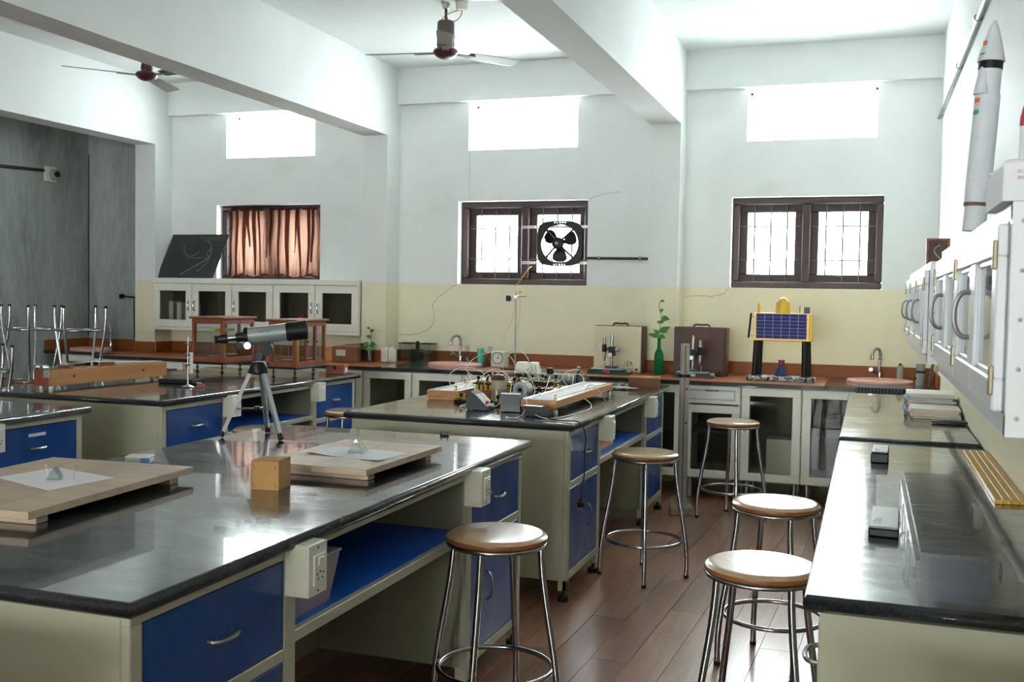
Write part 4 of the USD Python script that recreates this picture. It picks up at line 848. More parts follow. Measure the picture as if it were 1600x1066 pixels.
for w, l in zip(W, WL): single('connecting_wire', B().tube(bez(*w, n=28), .0022, 6), 'wire_white', 'white connecting wire '+l, 'wire', 'connecting wires', smooth=True)
rng = random.Random(11)
for k in range(12):
    a = np.array((rng.uniform(-2.1, -1.66), rng.uniform(5.3, 5.95), rng.uniform(.91, .95))); b = a+np.array((rng.uniform(-.16, .2), rng.uniform(-.3, .05), rng.uniform(-.07, .0)))
    m = (a+b)/2+np.array((rng.uniform(-.05, .05), 0, rng.uniform(.02, .07)))
    single('connecting_wire', B().tube(bez(a, m, b, n=16), .002, 6), 'wire_white' if k % 4 else 'wire_yellow', 'short lead tangled among the resistance boxes', 'wire', 'short tangled leads', smooth=True)
t = thing('power_cord', 'black power cord with plug hanging down the middle bench front', 'cord', (-1.245, 4.53, TB))
cp = [(-.22, .15, .004), (-.12, .02, .005), (-.05, .0, .006), (.0, .0, .004), (.030, .0, -.04), (.032, .0, -.14), (.036, -.02, -.24), (.034, -.055, -.30), (.034, -.06, -.335)]
part(t, 'lead', B().tube(bez(*cp, n=50), .003, 6), 'black_rubber', smooth=True); part(t, 'plug', B().lathe([(0, 0), (.006, 0), (.010, -.014), (.017, -.020), (.017, -.042), (0, -.042)], (.034, -.06, -.333), 14), 'black_plastic')
for dx in (-.007, .007): part(t, 'pin', B().cyl((.034+dx, -.06, -.374), (.034+dx, -.06, -.390), .0025, n=8), 'brass')
t = thing('carton', 'shallow open cardboard box at the far right corner of the middle bench', 'box', (-1.375, 6.60, TB), 8); a, b, h = .10, .045, .055
part(t, 'tray', B().box(-a, a, -b, b, 0, .003).box(-a, a, -b, -b+.003, .003, h).box(-a, a, b-.003, b, .003, h).box(-a, -a+.003, -b, b, .003, h).box(a-.003, a, -b, b, .003, h), 'cardboard_dark', smooth=False)
part(t, 'flap', B().hull([(-a, b, h), (a, b, h), (-a, b+.018, h+.012), (a, b+.018, h+.014), (-a, b, h-.002), (a, b, h-.002)]), 'cardboard', smooth=False)
single('foil_wrap', B().raw(*(lambda r: ((lambda m: (m.vertices*(.09, .05, .007)*(1+.25*np.array([[r.uniform(-1, 1)] for _ in m.vertices]))+np.array((-1.47, 6.36, TB+.009)), m.faces))(trimesh.creation.icosphere(2, 1.0))))(random.Random(4))), 'aluminium', 'crumpled silver foil beside the shallow carton', 'foil', smooth=False)
single('red_pellet', B().ball((-1.50, 6.52, TB+.010), (.016, .012, .010)), 'red_terminal', 'small red lump beside the shallow carton', 'lump')
single('wood_block', B().box(-1.44, -1.34, 5.30, 5.62, .5825, .632, .003), 'pine', 'pale wooden block on the knee shelf of the middle bench', 'block')
t = thing('steel_pole', 'steel tube pole standing in a concrete block beside the middle bench', 'pole', (-1.122, 6.655, 0), 12)
part(t, 'concrete_base', B().box(-.075, .075, -.075, .075, 0, .058, .008), 'concrete_block'); part(t, 'lower_tube', B().cyl((0, 0, .05), (0, 0, .905), .0325, n=28), 'pvc_grey'); part(t, 'collar', B().cyl((0, 0, .895), (0, 0, .915), .038, n=24), 'black_plastic'); part(t, 'upper_tube', B().cyl((0, 0, .915), (0, 0, 1.112), .029, n=28), 'pvc_grey')
part(t, 'copper_strip', B().box(-.006, .004, -.0365, -.0325, .06, 1.10), 'seat_edge'); part(t, 'cap_screw', B().cyl((-.036, 0, .905), (-.05, 0, .905), .006, n=8), 'black_plastic')
for z in (.60, .82): part(t, 'bolt', B().cyl((.012, -.030, z), (.014, -.036, z), .006, n=8), 'black_plastic')

# ------------------------------------------------------------------ on the back counter
CT = C+.0015
def sink(label, x, y, rx, ry):
    t = thing('sink', label, 'sink', (x, y, CT))
    th = np.linspace(0, 2*np.pi, 49)[:-1]; prof = [(1.0, 0), (1.0, .012), (.97, .020), (.90, .022), (.80, .016), (.70, .004), (.60, -.0), (.0, .0)]
    v = [(rx*r*math.cos(a), ry*r*math.sin(a), z) for r, z in prof for a in th]; n = 48
    q = [(i*n+a, i*n+(a+1) % n, (i+1)*n+(a+1) % n, (i+1)*n+a) for i in range(len(prof)-1) for a in range(n)]
    part(t, 'basin', B().raw(v, q), 'sink_pink', smooth=50); part(t, 'drain', B().lathe([(0, .001), (.022, .001), (.024, .004), (.018, .005), (0, .003)], n=20), 'steel_dull')
def tap(label, x, y, rot=0, z=None):
    t = thing('tap', label, 'tap', (x, y, CT if z is None else z), rot)
    part(t, 'base', B().lathe([(0, 0), (.026, 0), (.026, .008), (.017, .014), (.017, .055), (.014, .06), (0, .06)], n=20), 'chrome', smooth=40)
    sp = bez((0, 0, .05), (0, 0, .15), (0, -.004, .195), (-.012, -.022, .228), (-.035, -.050, .228), (-.052, -.072, .200), (-.055, -.076, .165), n=30)
    part(t, 'spout', B().tube(sp, .0105, 12), 'steel_dull', smooth=True); part(t, 'nozzle', B().cyl(sp[-1]+(0, 0, .012), sp[-1]-(0, 0, .012), .013, n=14), 'chrome')
    part(t, 'red_band', B().cyl((0, 0, .150), (0, 0, .160), .0122, n=14), 'red_terminal'); part(t, 'lever', B().hull([(-.006+dx, dy, .045+dz) for dx in (-.006, .006) for dy in (-.006, .006) for dz in (-.006, .006)]+[(-.062+dx, -.03+dy, .078+dz) for dx in (-.012, .012) for dy in (-.014, .014) for dz in (-.012, .012)]), 'chrome')
sink('pink oval sink in the middle bay with a swan-neck tap behind it', -3.15, 7.66, .225, .18)
tap('swan-neck tap behind the middle sink', -3.21, 7.925)
sink('pink oval sink at the right end of the back counter', .085, 7.70, .225, .19)
tap('swan-neck tap behind the right-hand sink', .085, 7.925)
sink('pink oval sink in the grey recess', -6.86, 7.74, .20, .16)
tap('swan-neck tap in the grey recess, seen between upturned stool legs', -6.80, 7.94, -37)
t = thing('drain_mat', 'dark ribbed rubber mat folded over the counter edge before the right sink', 'mat', (.078, 7.17, 0))
part(t, 'mat', B().box(-.145, .145, -.035, .20, CT, CT+.005).box(-.145, .145, -.035, -.030, C-.075, CT), 'black_rubber', smooth=False)
rb = B()
for k in range(14): rb.box(-.143+k*.021, -.133+k*.021, -.038, -.035, C-.075, CT+.005)
part(t, 'ribs', rb, 'meter_grey', smooth=False, kind='stuff')
def leafy(parent, base, tip, w, droop=.0, side=(0, -.85, .45)):
    """one heart-shaped leaf from base to tip"""
    b0, t0 = np.array(base, float), np.array(tip, float); d = t0-b0; L = np.linalg.norm(d); d /= L
    s = np.cross(d, side); s /= np.linalg.norm(s)+1e-9; n = np.cross(s, d); v, f = [], []; K = 7
    for i in range(K+1):
        u = i/K; ww = w*(math.sin(math.pi*min(1, u**.62))**.9 if 0 < u < 1 else 0)
        c = b0+d*u*L-n*droop*(u*u)
        for e in (-1, -.5, 0, .5, 1): v.append(c+s*e*ww/2+n*abs(e)*ww*.16)
    for i in range(K):
        for j in range(4): a = i*5+j; f.append((a, a+1, a+6, a+5))
    m = len(v); v2 = [p-n*.0006 for p in v]; part(parent, 'leaf', B().raw(np.array(v+v2), np.array(f+[(a+m, d_+m, c_+m, b_+m) for a, b_, c_, d_ in f])), 'leaf', smooth=True)
t = thing('cutting_in_jar', 'money plant cutting in a glass jar of water beside the left column', 'plant', (-3.945, 7.715, CT))
part(t, 'jar', B().lathe([(0, 0), (.038, 0), (.040, .006), (.040, .10), (.036, .112), (.036, .125), (.034, .125), (.034, .11), (.037, .10), (.037, .008), (0, .008)], n=28), 'clear_thin', smooth=40)
part(t, 'water', B().lathe([(0, .009), (.0355, .009), (.0355, .09), (0, .09)], n=24), 'clear_thin', smooth=40)
part(t, 'stem', B().tube(bez((0, 0, .02), (.005, 0, .12), (.012, 0, .19), (.005, 0, .25), (-.005, 0, .28), n=20), .0028, 6), 'stem_green'); part(t, 'stem', B().tube(bez((-.004, 0, .02), (-.004, -.004, .12), (-.03, -.008, .15), n=12), .0025, 6), 'stem_green')
for bs, tp, w in (((-.01, 0, .12), (-.085, -.02, .105), .05), ((0, -.01, .13), (.05, -.03, .125), .05), ((-.01, 0, .14), (-.055, -.03, .15), .042), ((.01, 0, .15), (.055, .0, .14), .04), ((.012, 0, .20), (-.035, -.01, .215), .035), ((.005, 0, .25), (.045, -.01, .265), .034), ((-.004, 0, .275), (-.03, 0, .285), .026), ((0, -.02, .12), (.02, -.06, .09), .045)):
    leafy(t, bs, tp, w)
t = thing('wine_bottle', 'green glass bottle holding a tall leafy cutting in front of the right column', 'bottle', (-1.472, 7.57, CT))
part(t, 'glass', B().lathe([(0, .002), (.030, 0), (.0345, .006), (.0345, .135), (.030, .165), (.015, .195), (.0125, .215), (.0125, .262), (.0145, .264), (.0145, .276), (.0115, .276), (.0100, .262), (.010, .215), (.0125, .194), (.028, .163), (.0315, .134), (.0315, .01), (0, .008)], n=32), 'bottle_green', smooth=40)
part(t, 'stem', B().tube(bez((0, 0, .10), (0, 0, .28), (.006, 0, .36), (.012, 0, .43), (-.004, 0, .49), (.004, 0, .55), n=26), .0026, 6), 'stem_green')
for bs, tp, w in (((0, 0, .285), (-.085, -.01, .30), .042), ((0, 0, .29), (.05, -.01, .275), .04), ((.002, 0, .31), (-.05, 0, .335), .03), ((.004, 0, .32), (.085, 0, .36), .05), ((.004, 0, .33), (.065, -.01, .32), .04), ((.006, 0, .385), (-.02, 0, .40), .03), ((.008, 0, .39), (.035, 0, .40), .03), ((.011, 0, .42), (.08, -.01, .415), .048), ((.0, 0, .47), (.03, 0, .49), .026), ((.004, 0, .548), (.035, 0, .55), .024)):
    leafy(t, bs, tp, w)
t = thing('carton', 'taped brown carton with a white paper patch, under the left wall cabinet end', 'box', (-4.105, 7.60, CT), 4)
part(t, 'body', B().box(-.10, .10, -.06, .08, 0, .128, .002), 'cardboard_dark'); part(t, 'paper_patch', B().box(-.065, .02, -.0612, -.0602, .05, .10), 'tag_white'); part(t, 'flap', B().hull([(-.10, .08, .128), (.10, .08, .128), (.02, .10, .145), (.08, .10, .145), (-.10, .08, .126), (.10, .08, .126)]), 'cardboard_dark', smooth=False)
single('wooden_box', B().box(-4.34, -4.215, 7.56, 7.70, CT, CT+.125, .003), 'pine', 'small yellow-brown wooden box left of the taped carton', 'box')
single('stacked_cartons', B().box(-4.06, -3.992, 7.715, 7.785, CT, CT+.148, .002), 'dark_wood', 'dark carton wedged behind the taped carton', 'box')
for i, (x, l) in enumerate(((-3.785, 'left'), (-3.72, 'right'))):
    t = thing('white_bottle', f'squat milky plastic bottle, the {l} of two beside the column', 'bottle', (x, 7.68, CT))
    part(t, 'body', B().box(-.03, .03, -.025, .025, 0, .115, .008), 'milky'); part(t, 'neck', B().cyl((0, 0, .114), (0, 0, .128), .016, n=16), 'white_plastic')
for i, (x0, x1, l) in enumerate(((-3.755, -3.63, 'left of the teal jug'), (-3.57, -3.46, 'right of the teal jug'))):
    t = thing('acrylic_box', f'open dark clear acrylic box {l}', 'box', ((x0+x1)/2, 7.93, CT)); a = (x1-x0)/2; g = .003
    for nm_, bb in (('wall', (-a, a, -.06, -.06+g)), ('wall', (-a, a, .06-g, .06)), ('wall', (-a, -a+g, -.06+g, .06-g)), ('wall', (a-g, a, -.06+g, .06-g))): part(t, nm_, B().box(*bb, 0, .155), 'acrylic_dark', smooth=False)
    part(t, 'rim', B().box(-a-.002, a+.002, -.063, -.058, .150, .158).box(-a-.002, a+.002, .058, .063, .150, .158).box(-a-.002, -a+.003, -.058, .058, .150, .158).box(a-.003, a+.002, -.058, .058, .150, .158), 'black_plastic', smooth=False)
t = thing('teal_jug', 'clear teal tank with a black handle left of the middle sink', 'jug', (-3.455, 7.58, CT))
part(t, 'tank', B().box(-.045, .045, -.04, .04, 0, .115, .006), 'acrylic_teal'); part(t, 'lid', B().box(-.040, .040, -.036, .036, .115, .125, .003), 'black_plastic'); part(t, 'handle', B().box(-.006, .022, -.012, .012, .125, .190, .005), 'black_plastic')
single('teal_tumbler', B().lathe([(0, 0), (.027, 0), (.029, .136), (.026, .136), (.0245, .006), (0, .006)], (-2.975, 7.78, CT), 28), 'teal_plastic', 'tall teal plastic tumbler between the two glass flasks', 'tumbler', smooth=40)
for x, l in ((-3.157, 'behind the swan-neck tap'), (-2.953, 'between the tumbler and the stop clock')):
    single('glass_flask', B().lathe([(0, 0), (.028, 0), (.038, .02), (.040, .05), (.030, .085), (.014, .105), (.013, .125), (.024, .148), (.0225, .148), (.0115, .125), (.0125, .105), (.028, .084), (.038, .05), (.036, .022), (0, .003)], (x, 7.95, CT), 28), 'clear_thin', 'empty clear glass flask '+l, 'flask', smooth=40)
t = thing('stop_clock', 'white square stop clock with a round grey dial on the back counter', 'clock', (-2.79, 7.73, CT), -6)
part(t, 'case', B().box(-.062, .062, -.04, .04, 0, .125, .006), 'cream_plastic'); part(t, 'bezel', B().lathe([(.040, 0), (.050, 0), (.050, .006), (.040, .006)], (0, -.046, .070), 32, (0, 1, 0)), 'pvc_grey'); part(t, 'dial', B().cyl((0, -.041, .070), (0, -.039, .070), .041, n=32), 'dial_white')
for ang, L in ((10, .032), (95, .022)): part(t, 'hand', B().hull([(math.sin(math.radians(ang))*r+e*math.cos(math.radians(ang)), y, .07+math.cos(math.radians(ang))*r-e*math.sin(math.radians(ang))) for r in (-.008, L) for e in (-.0018, .0018) for y in (-.0425, -.0415)]), 'black_plastic', smooth=False)
tk = B()
for k in range(12): a = k*math.pi/6; tk.cyl((.033*math.sin(a), -.042, .07+.033*math.cos(a)), (.038*math.sin(a), -.042, .07+.038*math.cos(a)), .0012, n=5)
part(t, 'dial_ticks', tk, 'black_plastic', kind='stuff')
t = thing('retort_stand', 'tall retort stand with a clamp and hanging thread on the back counter', 'stand', (-2.575, 7.48, CT))
part(t, 'foot', B().box(-.10, .10, -.06, .06, 0, .012, .004), 'black_plastic'); part(t, 'rod', B().cyl((0, 0, .01), (0, 0, .605), .0055, n=12), 'steel_dull')
part(t, 'boss', B().box(-.018, .016, -.012, .012, .548, .574, .003), 'aluminium'); part(t, 'black_knob', B().box(-.078, -.045, -.02, .02, .528, .572, .004), 'black_plastic'); part(t, 'arm', B().cyl((-.05, 0, .560), (.085, 0, .568), .0045, n=10), 'steel_dull'); part(t, 'yellow_wheel', B().cyl((.032, -.006, .600), (.032, .006, .600), .012, n=16), 'yellow')
part(t, 'thread', B().tube(bez((.032, -.008, .59), (.038, -.01, .45), (.03, -.01, .36), (.0, -.012, .28), n=24), .0014, 5), 'wire_yellow'); part(t, 'thread', B().tube(bez((-.01, -.01, .55), (-.02, -.01, .42), (-.06, -.012, .32), (-.09, -.012, .25), (-.088, -.012, .225), n=24), .0014, 5), 'wire_yellow'); part(t, 'thread', B().tube([(-.042, -.01, .54), (-.043, -.01, .36)], .0010, 5), 'wire_white')
single('yellow_cord', B().tube(bez((-2.66, 8.11, 1.655), (-2.69, 8.045, 1.60), (-2.73, 8.035, 1.54), (-2.78, 8.03, 1.49), n=20), .0035, 6), 'wire_yellow', 'short yellow cord hanging below the exhaust fan window', 'cord')
# microscope on the green base and its cream box
def hard_case(name, label, x0, x1, y, rot, mface, medge, h=.355, d=.13):
    cx = (x0+x1)/2; t = thing(name, label, 'case', (cx, y, CT), rot); X = (x1-x0)/2
    part(t, 'body', B().box(-X, X, -d/2+.016, d/2, 0, h, .003), medge); part(t, 'front_panel', B().box(-X+.002, X-.012, -d/2, -d/2+.015, .003, h-.004, .002), mface)
    part(t, 'handle', B().tube(bez((-.06, 0, h-.002), (-.055, 0, h+.012), (0, 0, h+.016), (.055, 0, h+.012), (.06, 0, h-.002), n=18), .007, 8), 'dark_wood'); part(t, 'clasp', B().box(X-.05, X-.034, -d/2-.003, -d/2, .02, .036), 'black_plastic'); return t
t = hard_case('instrument_case', 'cream-faced wooden instrument case behind the green-based microscope', -1.99, -1.605, 7.70, -4, 'cream_board', 'dark_wood')
arc = B().tube([(.085+.034*math.cos(a), -.0655, .048+.042*max(0, math.sin(a))) for a in np.linspace(0, math.pi, 16)], .0016, 5)
tx = meshkit.text_mesh('27', .026, .0008, bold=True); v = tx.vertices; arc.raw(np.c_[v[:, 0]+.068, -.0658-v[:, 2]*.5, v[:, 1]+.052], tx.faces); tx = meshkit.text_mesh('Cos', .014, .0008); v = tx.vertices; arc.raw(np.c_[v[:, 0]+.082, -.0658-v[:, 2]*.5, v[:, 1]+.026], tx.faces)
part(t, 'painted_mark', arc, 'black_plastic', smooth=False)
def microscope(label, x, y, rot, base, mirror, bw=.30):
    t = thing('travelling_microscope', label, 'microscope', (x, y, CT), rot); m = -1 if mirror else 1
    part(t, 'base', B().hull([(sx*bw/2*k, sy*.065*k2, z) for sx in (-1, 1) for sy in (-1, 1) for z, k, k2 in ((0, 1, 1), (.02, .98, .95), (.035, .84, .8))]), base); part(t, 'bed', B().box(-bw*.43, bw*.36, -.05, .05, .035, .043, .002), 'steel_dull'); part(t, 'maker_plate', B().box(-.035, .02, -.0655, -.060, .012, .03), 'red_terminal' if not mirror else 'tag_white')
    px = .015*m
    part(t, 'carriage', B().box(px-.04, px+.04, -.035, .035, .043, .062, .004), 'grey_enamel'); part(t, 'pillar', B().cyl((px, 0, .06), (px, 0, .29), .0125, n=16), 'chrome'); part(t, 'pillar_cap', B().cyl((px, 0, .288), (px, 0, .305), .008, n=12), 'chrome')
    part(t, 'slide_block', B().box(px-.022, px+.024, -.024, .024, .135, .205, .004), 'black_plastic'); part(t, 'slide_knob', B().cyl((px+.02*m, 0, .182), (px+.055*m, 0, .182), .013, n=16), 'steel_dull')
    qx = px-.055*m; part(t, 'bracket', B().box(min(qx, px), max(qx, px), -.012, .012, .175, .195, .002), 'black_plastic')
    part(t, 'tube', B().lathe([(0, .095), (.006, .095), (.010, .112), (.013, .120), (.013, .16), (.0155, .162), (.0155, .225), (.0125, .227), (.0125, .272), (0, .272)], (qx, -.012, 0), 20), 'steel_dull', smooth=40); part(t, 'tube_sleeve', B().cyl((qx, -.012, .165), (qx, -.012, .222), .0168, n=20), 'black_plastic')
    part(t, 'rack_knob', B().cyl((px, -.024, .145), (px, -.045, .145), .016, n=16), 'steel_dull'); part(t, 'fine_knob', B().cyl((bw*.45, 0, .022), (bw*.52, 0, .022), .016, n=16), 'steel_dull'); part(t, 'stage_clip', B().cyl((qx+.01, -.01, .043), (qx+.01, -.01, .085), .005, n=8), 'steel_dull')
microscope('travelling microscope on a green base before the cream case', -1.815, 7.44, -3, 'green_enamel', False, .31)
for x, l in ((-1.945, 'left'), (-1.92, 'right')): single('case_knob', B().cyl((x, 7.625, CT+.19), (x, 7.642, CT+.19), .009, n=14), 'steel_dull', l+' one of two small round studs on the cream case front', 'stud', 'studs on the cream case')
hard_case('instrument_case', 'dark brown wooden instrument case right of the column', -1.375, -.985, 7.71, -3, 'dark_wood', 'dark_wood', h=.36)
microscope('travelling microscope on a grey base before the brown case', -1.185, 7.45, -3, 'grey_enamel', True, .28)
# lander model
t = thing('lander_model', 'gold spacecraft lander model with blue solar panels on black legs', 'model', (-.575, 7.46, CT), -2)
part(t, 'moon_base', B().box(-.235, .235, -.085, .085, 0, .034, .006), 'mottled_moon', label='black and white mottled base board')
part(t, 'body', B().box(-.19, .19, -.07, .07, .285, .48, .003), 'gold_paint'); part(t, 'side_plate', B().box(.19, .202, -.055, .06, .285, .475, .002), 'gold_paint')
cols_, rows_ = 6, 7
pn = part(t, 'solar_panel', B().box(-.174, .172, -.0735, -.070, .300, .476), 'silver_line', label='blue solar cell panel', smooth=False)
for i in range(cols_):
    for j in range(rows_):
        a, b = -.173+i*.3445/cols_, -.173+(i+1)*.3445/cols_; c_, d_ = .301+j*.174/rows_, .301+(j+1)*.174/rows_
        part(pn, 'solar_cell', B().box(a+.0012, b-.0012, -.0748, -.0735, c_+(.0011 if j % 2 else .0004), d_-.0008), 'solar_cell', smooth=False)
for x in (-.168, .165):
    for y in (-.045, .045): part(t, 'leg', B().tube([(x*1.03+(.012 if y > 0 else -.008), y, .034), (x*.99+(.012 if y > 0 else -.008), y, .286)], [.0195, .017], 14), 'black_plastic')
    part(t, 'leg_pad', B().box(x-.035, x+.035, -.07, .07, .034, .038, .001), 'black_plastic')
part(t, 'gold_drum', B().lathe([(0, .48), (.052, .48), (.046, .557), (0, .557)], (0, 0, 0), 28), 'gold_paint', smooth=40); part(t, 'dome', B().ball((0, 0, .557), (.033, .033, .034), 3), 'gold_paint', smooth=True)
part(t, 'engine_nozzle', B().lathe([(0, .12), (.012, .12), (.016, .112), (.05, .036), (0, .036)], (0, .0, 0), 24), 'navy', smooth=40); part(t, 'engine_cap', B().cyl((0, 0, .118), (0, 0, .148), .022, n=20), 'magenta')
part(t, 'side_dish', B().tube(bez((-.235, 0, .30), (-.228, 0, .38), (-.220, 0, .475), n=12), .007, 8), 'black_plastic', label='black side antenna')
for z in (.315, .45): part(t, 'strut', B().cyl((-.228, 0, z), (-.19, 0, z), .003, n=8), 'steel_dull')
part(t, 'thruster', B().lathe([(0, .48), (.013, .48), (.010, .50), (.009, .535), (.004, .548), (0, .549)], (-.165, 0, 0), 14), 'gold_paint'); part(t, 'mast', B().cyl((.115, 0, .48), (.115, 0, .535), .003, n=8), 'steel_dull'); part(t, 'blue_unit', B().box(.145, .183, -.02, .02, .48, .525, .002), 'blue_box')
t = thing('soap_bottle', 'grey cylindrical bottle beside the right-hand tap', 'bottle', (.222, 7.85, CT))
part(t, 'body', B().lathe([(0, 0), (.021, 0), (.022, .01), (.022, .115), (0, .118)], n=24), 'pvc_grey', smooth=40); part(t, 'cap', B().lathe([(0, .116), (.010, .116), (.010, .128), (.004, .132), (0, .133)], n=14), 'black_plastic')
t = thing('drain_pipe', 'short white plastic pipe with a black band by the right sink', 'pipe', (.345, 7.55, CT))
part(t, 'pipe', B().cyl((0, 0, 0), (0, 0, .15), .029, n=24), 'pvc_grey'); part(t, 'band', B().cyl((0, 0, .088), (0, 0, .103), .031, n=24), 'black_plastic'); part(t, 'knob', B().ball((-.030, -.01, .05), .008, 1), 'black_plastic')
single('leaning_board', B().hull([(.40+dx, 7.50+dy, CT+z) for dx, z in ((0, 0), (.03, .16), (-.012, .0), (.018, .16)) for dy in (0, .12)]), 'dark_wood', 'brown board leaning on the wall behind the white pipe', 'board', smooth=False)

# ------------------------------------------------------------------ on and above the left wall cabinet
t = thing('chalkboard', 'black slate board with a chalk ray diagram, leaning on the left wall cabinet', 'board', (-5.85, 7.88, 1.519)); hb, wb2 = .405, .60
tilt = lambda u, w: np.array((-.36+u*wb2+w*.070, -.03+w*.15, w*hb))       # u across, w up
th_ = np.array((.004, .010, -.003)); pts = [tilt(u, w)+o for u in (0, 1) for w in (0, 1) for o in (np.zeros(3), th_)]
part(t, 'board', B().hull(pts), 'chalkboard', smooth=False)
ch = B(); nrm_ = -th_/np.linalg.norm(th_); P3 = lambda u, w: tilt(u, w)+nrm_*.0008
def chalk(uv, r=.0016): ch.tube([P3(u, w) for u, w in uv], r, 5)
chalk([(.62+.20*math.cos(a)-.12*(1-abs(math.sin(a)))*0, .50+.36*math.sin(a)) for a in np.linspace(-1.25, 1.35, 24)]); chalk([(.46+.17*math.cos(a), .77+.27*math.sin(a)) for a in np.linspace(math.pi, 2*math.pi-.6, 18)])
chalk([(.40, .46), (.82, .46)], .0014); chalk([(.41, .08), (.81, .45)], .0028); chalk([(.81, .46), (.74, .58)]); chalk([(.74, .58), (.79, .68)])
part(t, 'chalk_drawing', ch, 'chalk')
wr = B()
rg = random.Random(3)
for row, (w, u0, u1) in enumerate(((.86, .62, .95), (.91, .50, .93))):
    u = u0
    while u < u1: k = rg.uniform(.018, .035); wr.tube([P3(u, w), P3(u+k*.4, w+rg.uniform(.008, .03)), P3(u+k*.8, w)], .0009, 4); u += k
part(t, 'chalk_writing', wr, 'chalk', kind='stuff')
# curtains inside the left window
def curtain(label, x0, x1, seed, dy=0):
    rg = np.random.default_rng(seed); nx, nz = 90, 34; z0, z1 = 1.535, 2.165; ph = rg.uniform(0, 6.28, 6); v = []
    for k in range(2):
        for j in range(nz+1):
            w = j/nz
            for i in range(nx+1):
                u = i/nx; gather = .5+.5*abs(2*w-1)**1.5
                y = 8.108+.012*gather*(math.sin(u*38+ph[0]+w*1.2)+.6*math.sin(u*71+ph[1]-w*2)+.5*math.sin(u*17+ph[2]+w*3))
                pinch = 0.025*math.sin(math.pi*w)*(-1 if u < .5 else 1)*abs(2*u-1)
                x = x0+(x1-x0)*u-pinch*0+.010*math.sin(w*7+ph[3]+u*9)*(1-gather)*2+(.05*(1-w)**3*math.sin(u*6.3+ph[4]))*(.3 if 0 < i < nx else 0)
                z = z0+(z1-z0)*w+(.016*math.sin(u*11+ph[5]) if j == 0 else .016*math.sin(u*11+ph[5])*(1-w)**4)
                v.append((x, y+k*.0012, z))
    m = (nx+1)*(nz+1); f = [(j*(nx+1)+i, j*(nx+1)+i+1, (j+1)*(nx+1)+i+1, (j+1)*(nx+1)+i) for j in range(nz) for i in range(nx)]
    t = thing('curtain', label, 'curtain', (0, 0, 0)); v = [(p[0], p[1]+dy, p[2]) for p in v]; part(t, 'cloth', B().raw(np.array(v[:m]), np.array(f)), 'curtain_cloth', smooth=True)
    for k in range(7):                                       # pleats where the cloth doubles over itself
        xc = x0+(x1-x0)*(k+.5+rg.uniform(-.4, .4))/7; wt_, wb_ = rg.uniform(.010, .024), rg.uniform(.004, .034); ze = z0+.02 if k % 3 else z0+rg.uniform(.1, .3); sl = rg.uniform(-.03, .03); vv, ff = [], []
        for j in range(15):
            w = j/14; z = z1-(z1-ze)*w; hw = wt_*(1-w)+wb_*w*(1-.6*w); hw = max(hw, .0015)
            for e in (-1, -.3, .3, 1): vv.append((min(max(xc+sl*w*w+hw*e+.004*math.sin(w*5+k), x0), x1), 8.092+dy-.006*(1-e*e)+.003*math.sin(w*6+k), z))
        for j in range(14):
            for e in range(3): q = j*4+e; ff.append((q, q+1, q+5, q+4))
        part(t, 'pleat', B().raw(vv, ff), 'curtain_cloth', smooth=True)
    hm = B()
    hm.tube([(x0+(x1-x0)*u, 8.105+dy+.006*math.sin(u*38), z0+.012+.016*math.sin(u*11+ph[5])) for u in np.linspace(0, 1, 40)], .011, 6); part(t, 'bottom_hem', hm, 'curtain_dark', smooth=True)
    part(t, 'heading', B().tube([(x0+(x1-x0)*u, 8.108+dy+.005*math.sin(u*60), z1-.006) for u in np.linspace(0, 1, 60)], .018, 6), 'curtain_dark', smooth=True)
paint('curtain_dark', (60, 34, 30), rough=.9)
curtain('left brown sheer curtain gathered in the left window', -5.585, -5.17, 2)
curtain('right brown sheer curtain gathered in the left window', -5.15, -4.64, 7, -.028)
single('curtain_wire', B().cyl((-5.68, 8.112, 2.163), (-4.63, 8.112, 2.163), .003, n=8), 'steel_dull', 'thin curtain wire across the left window', 'wire')

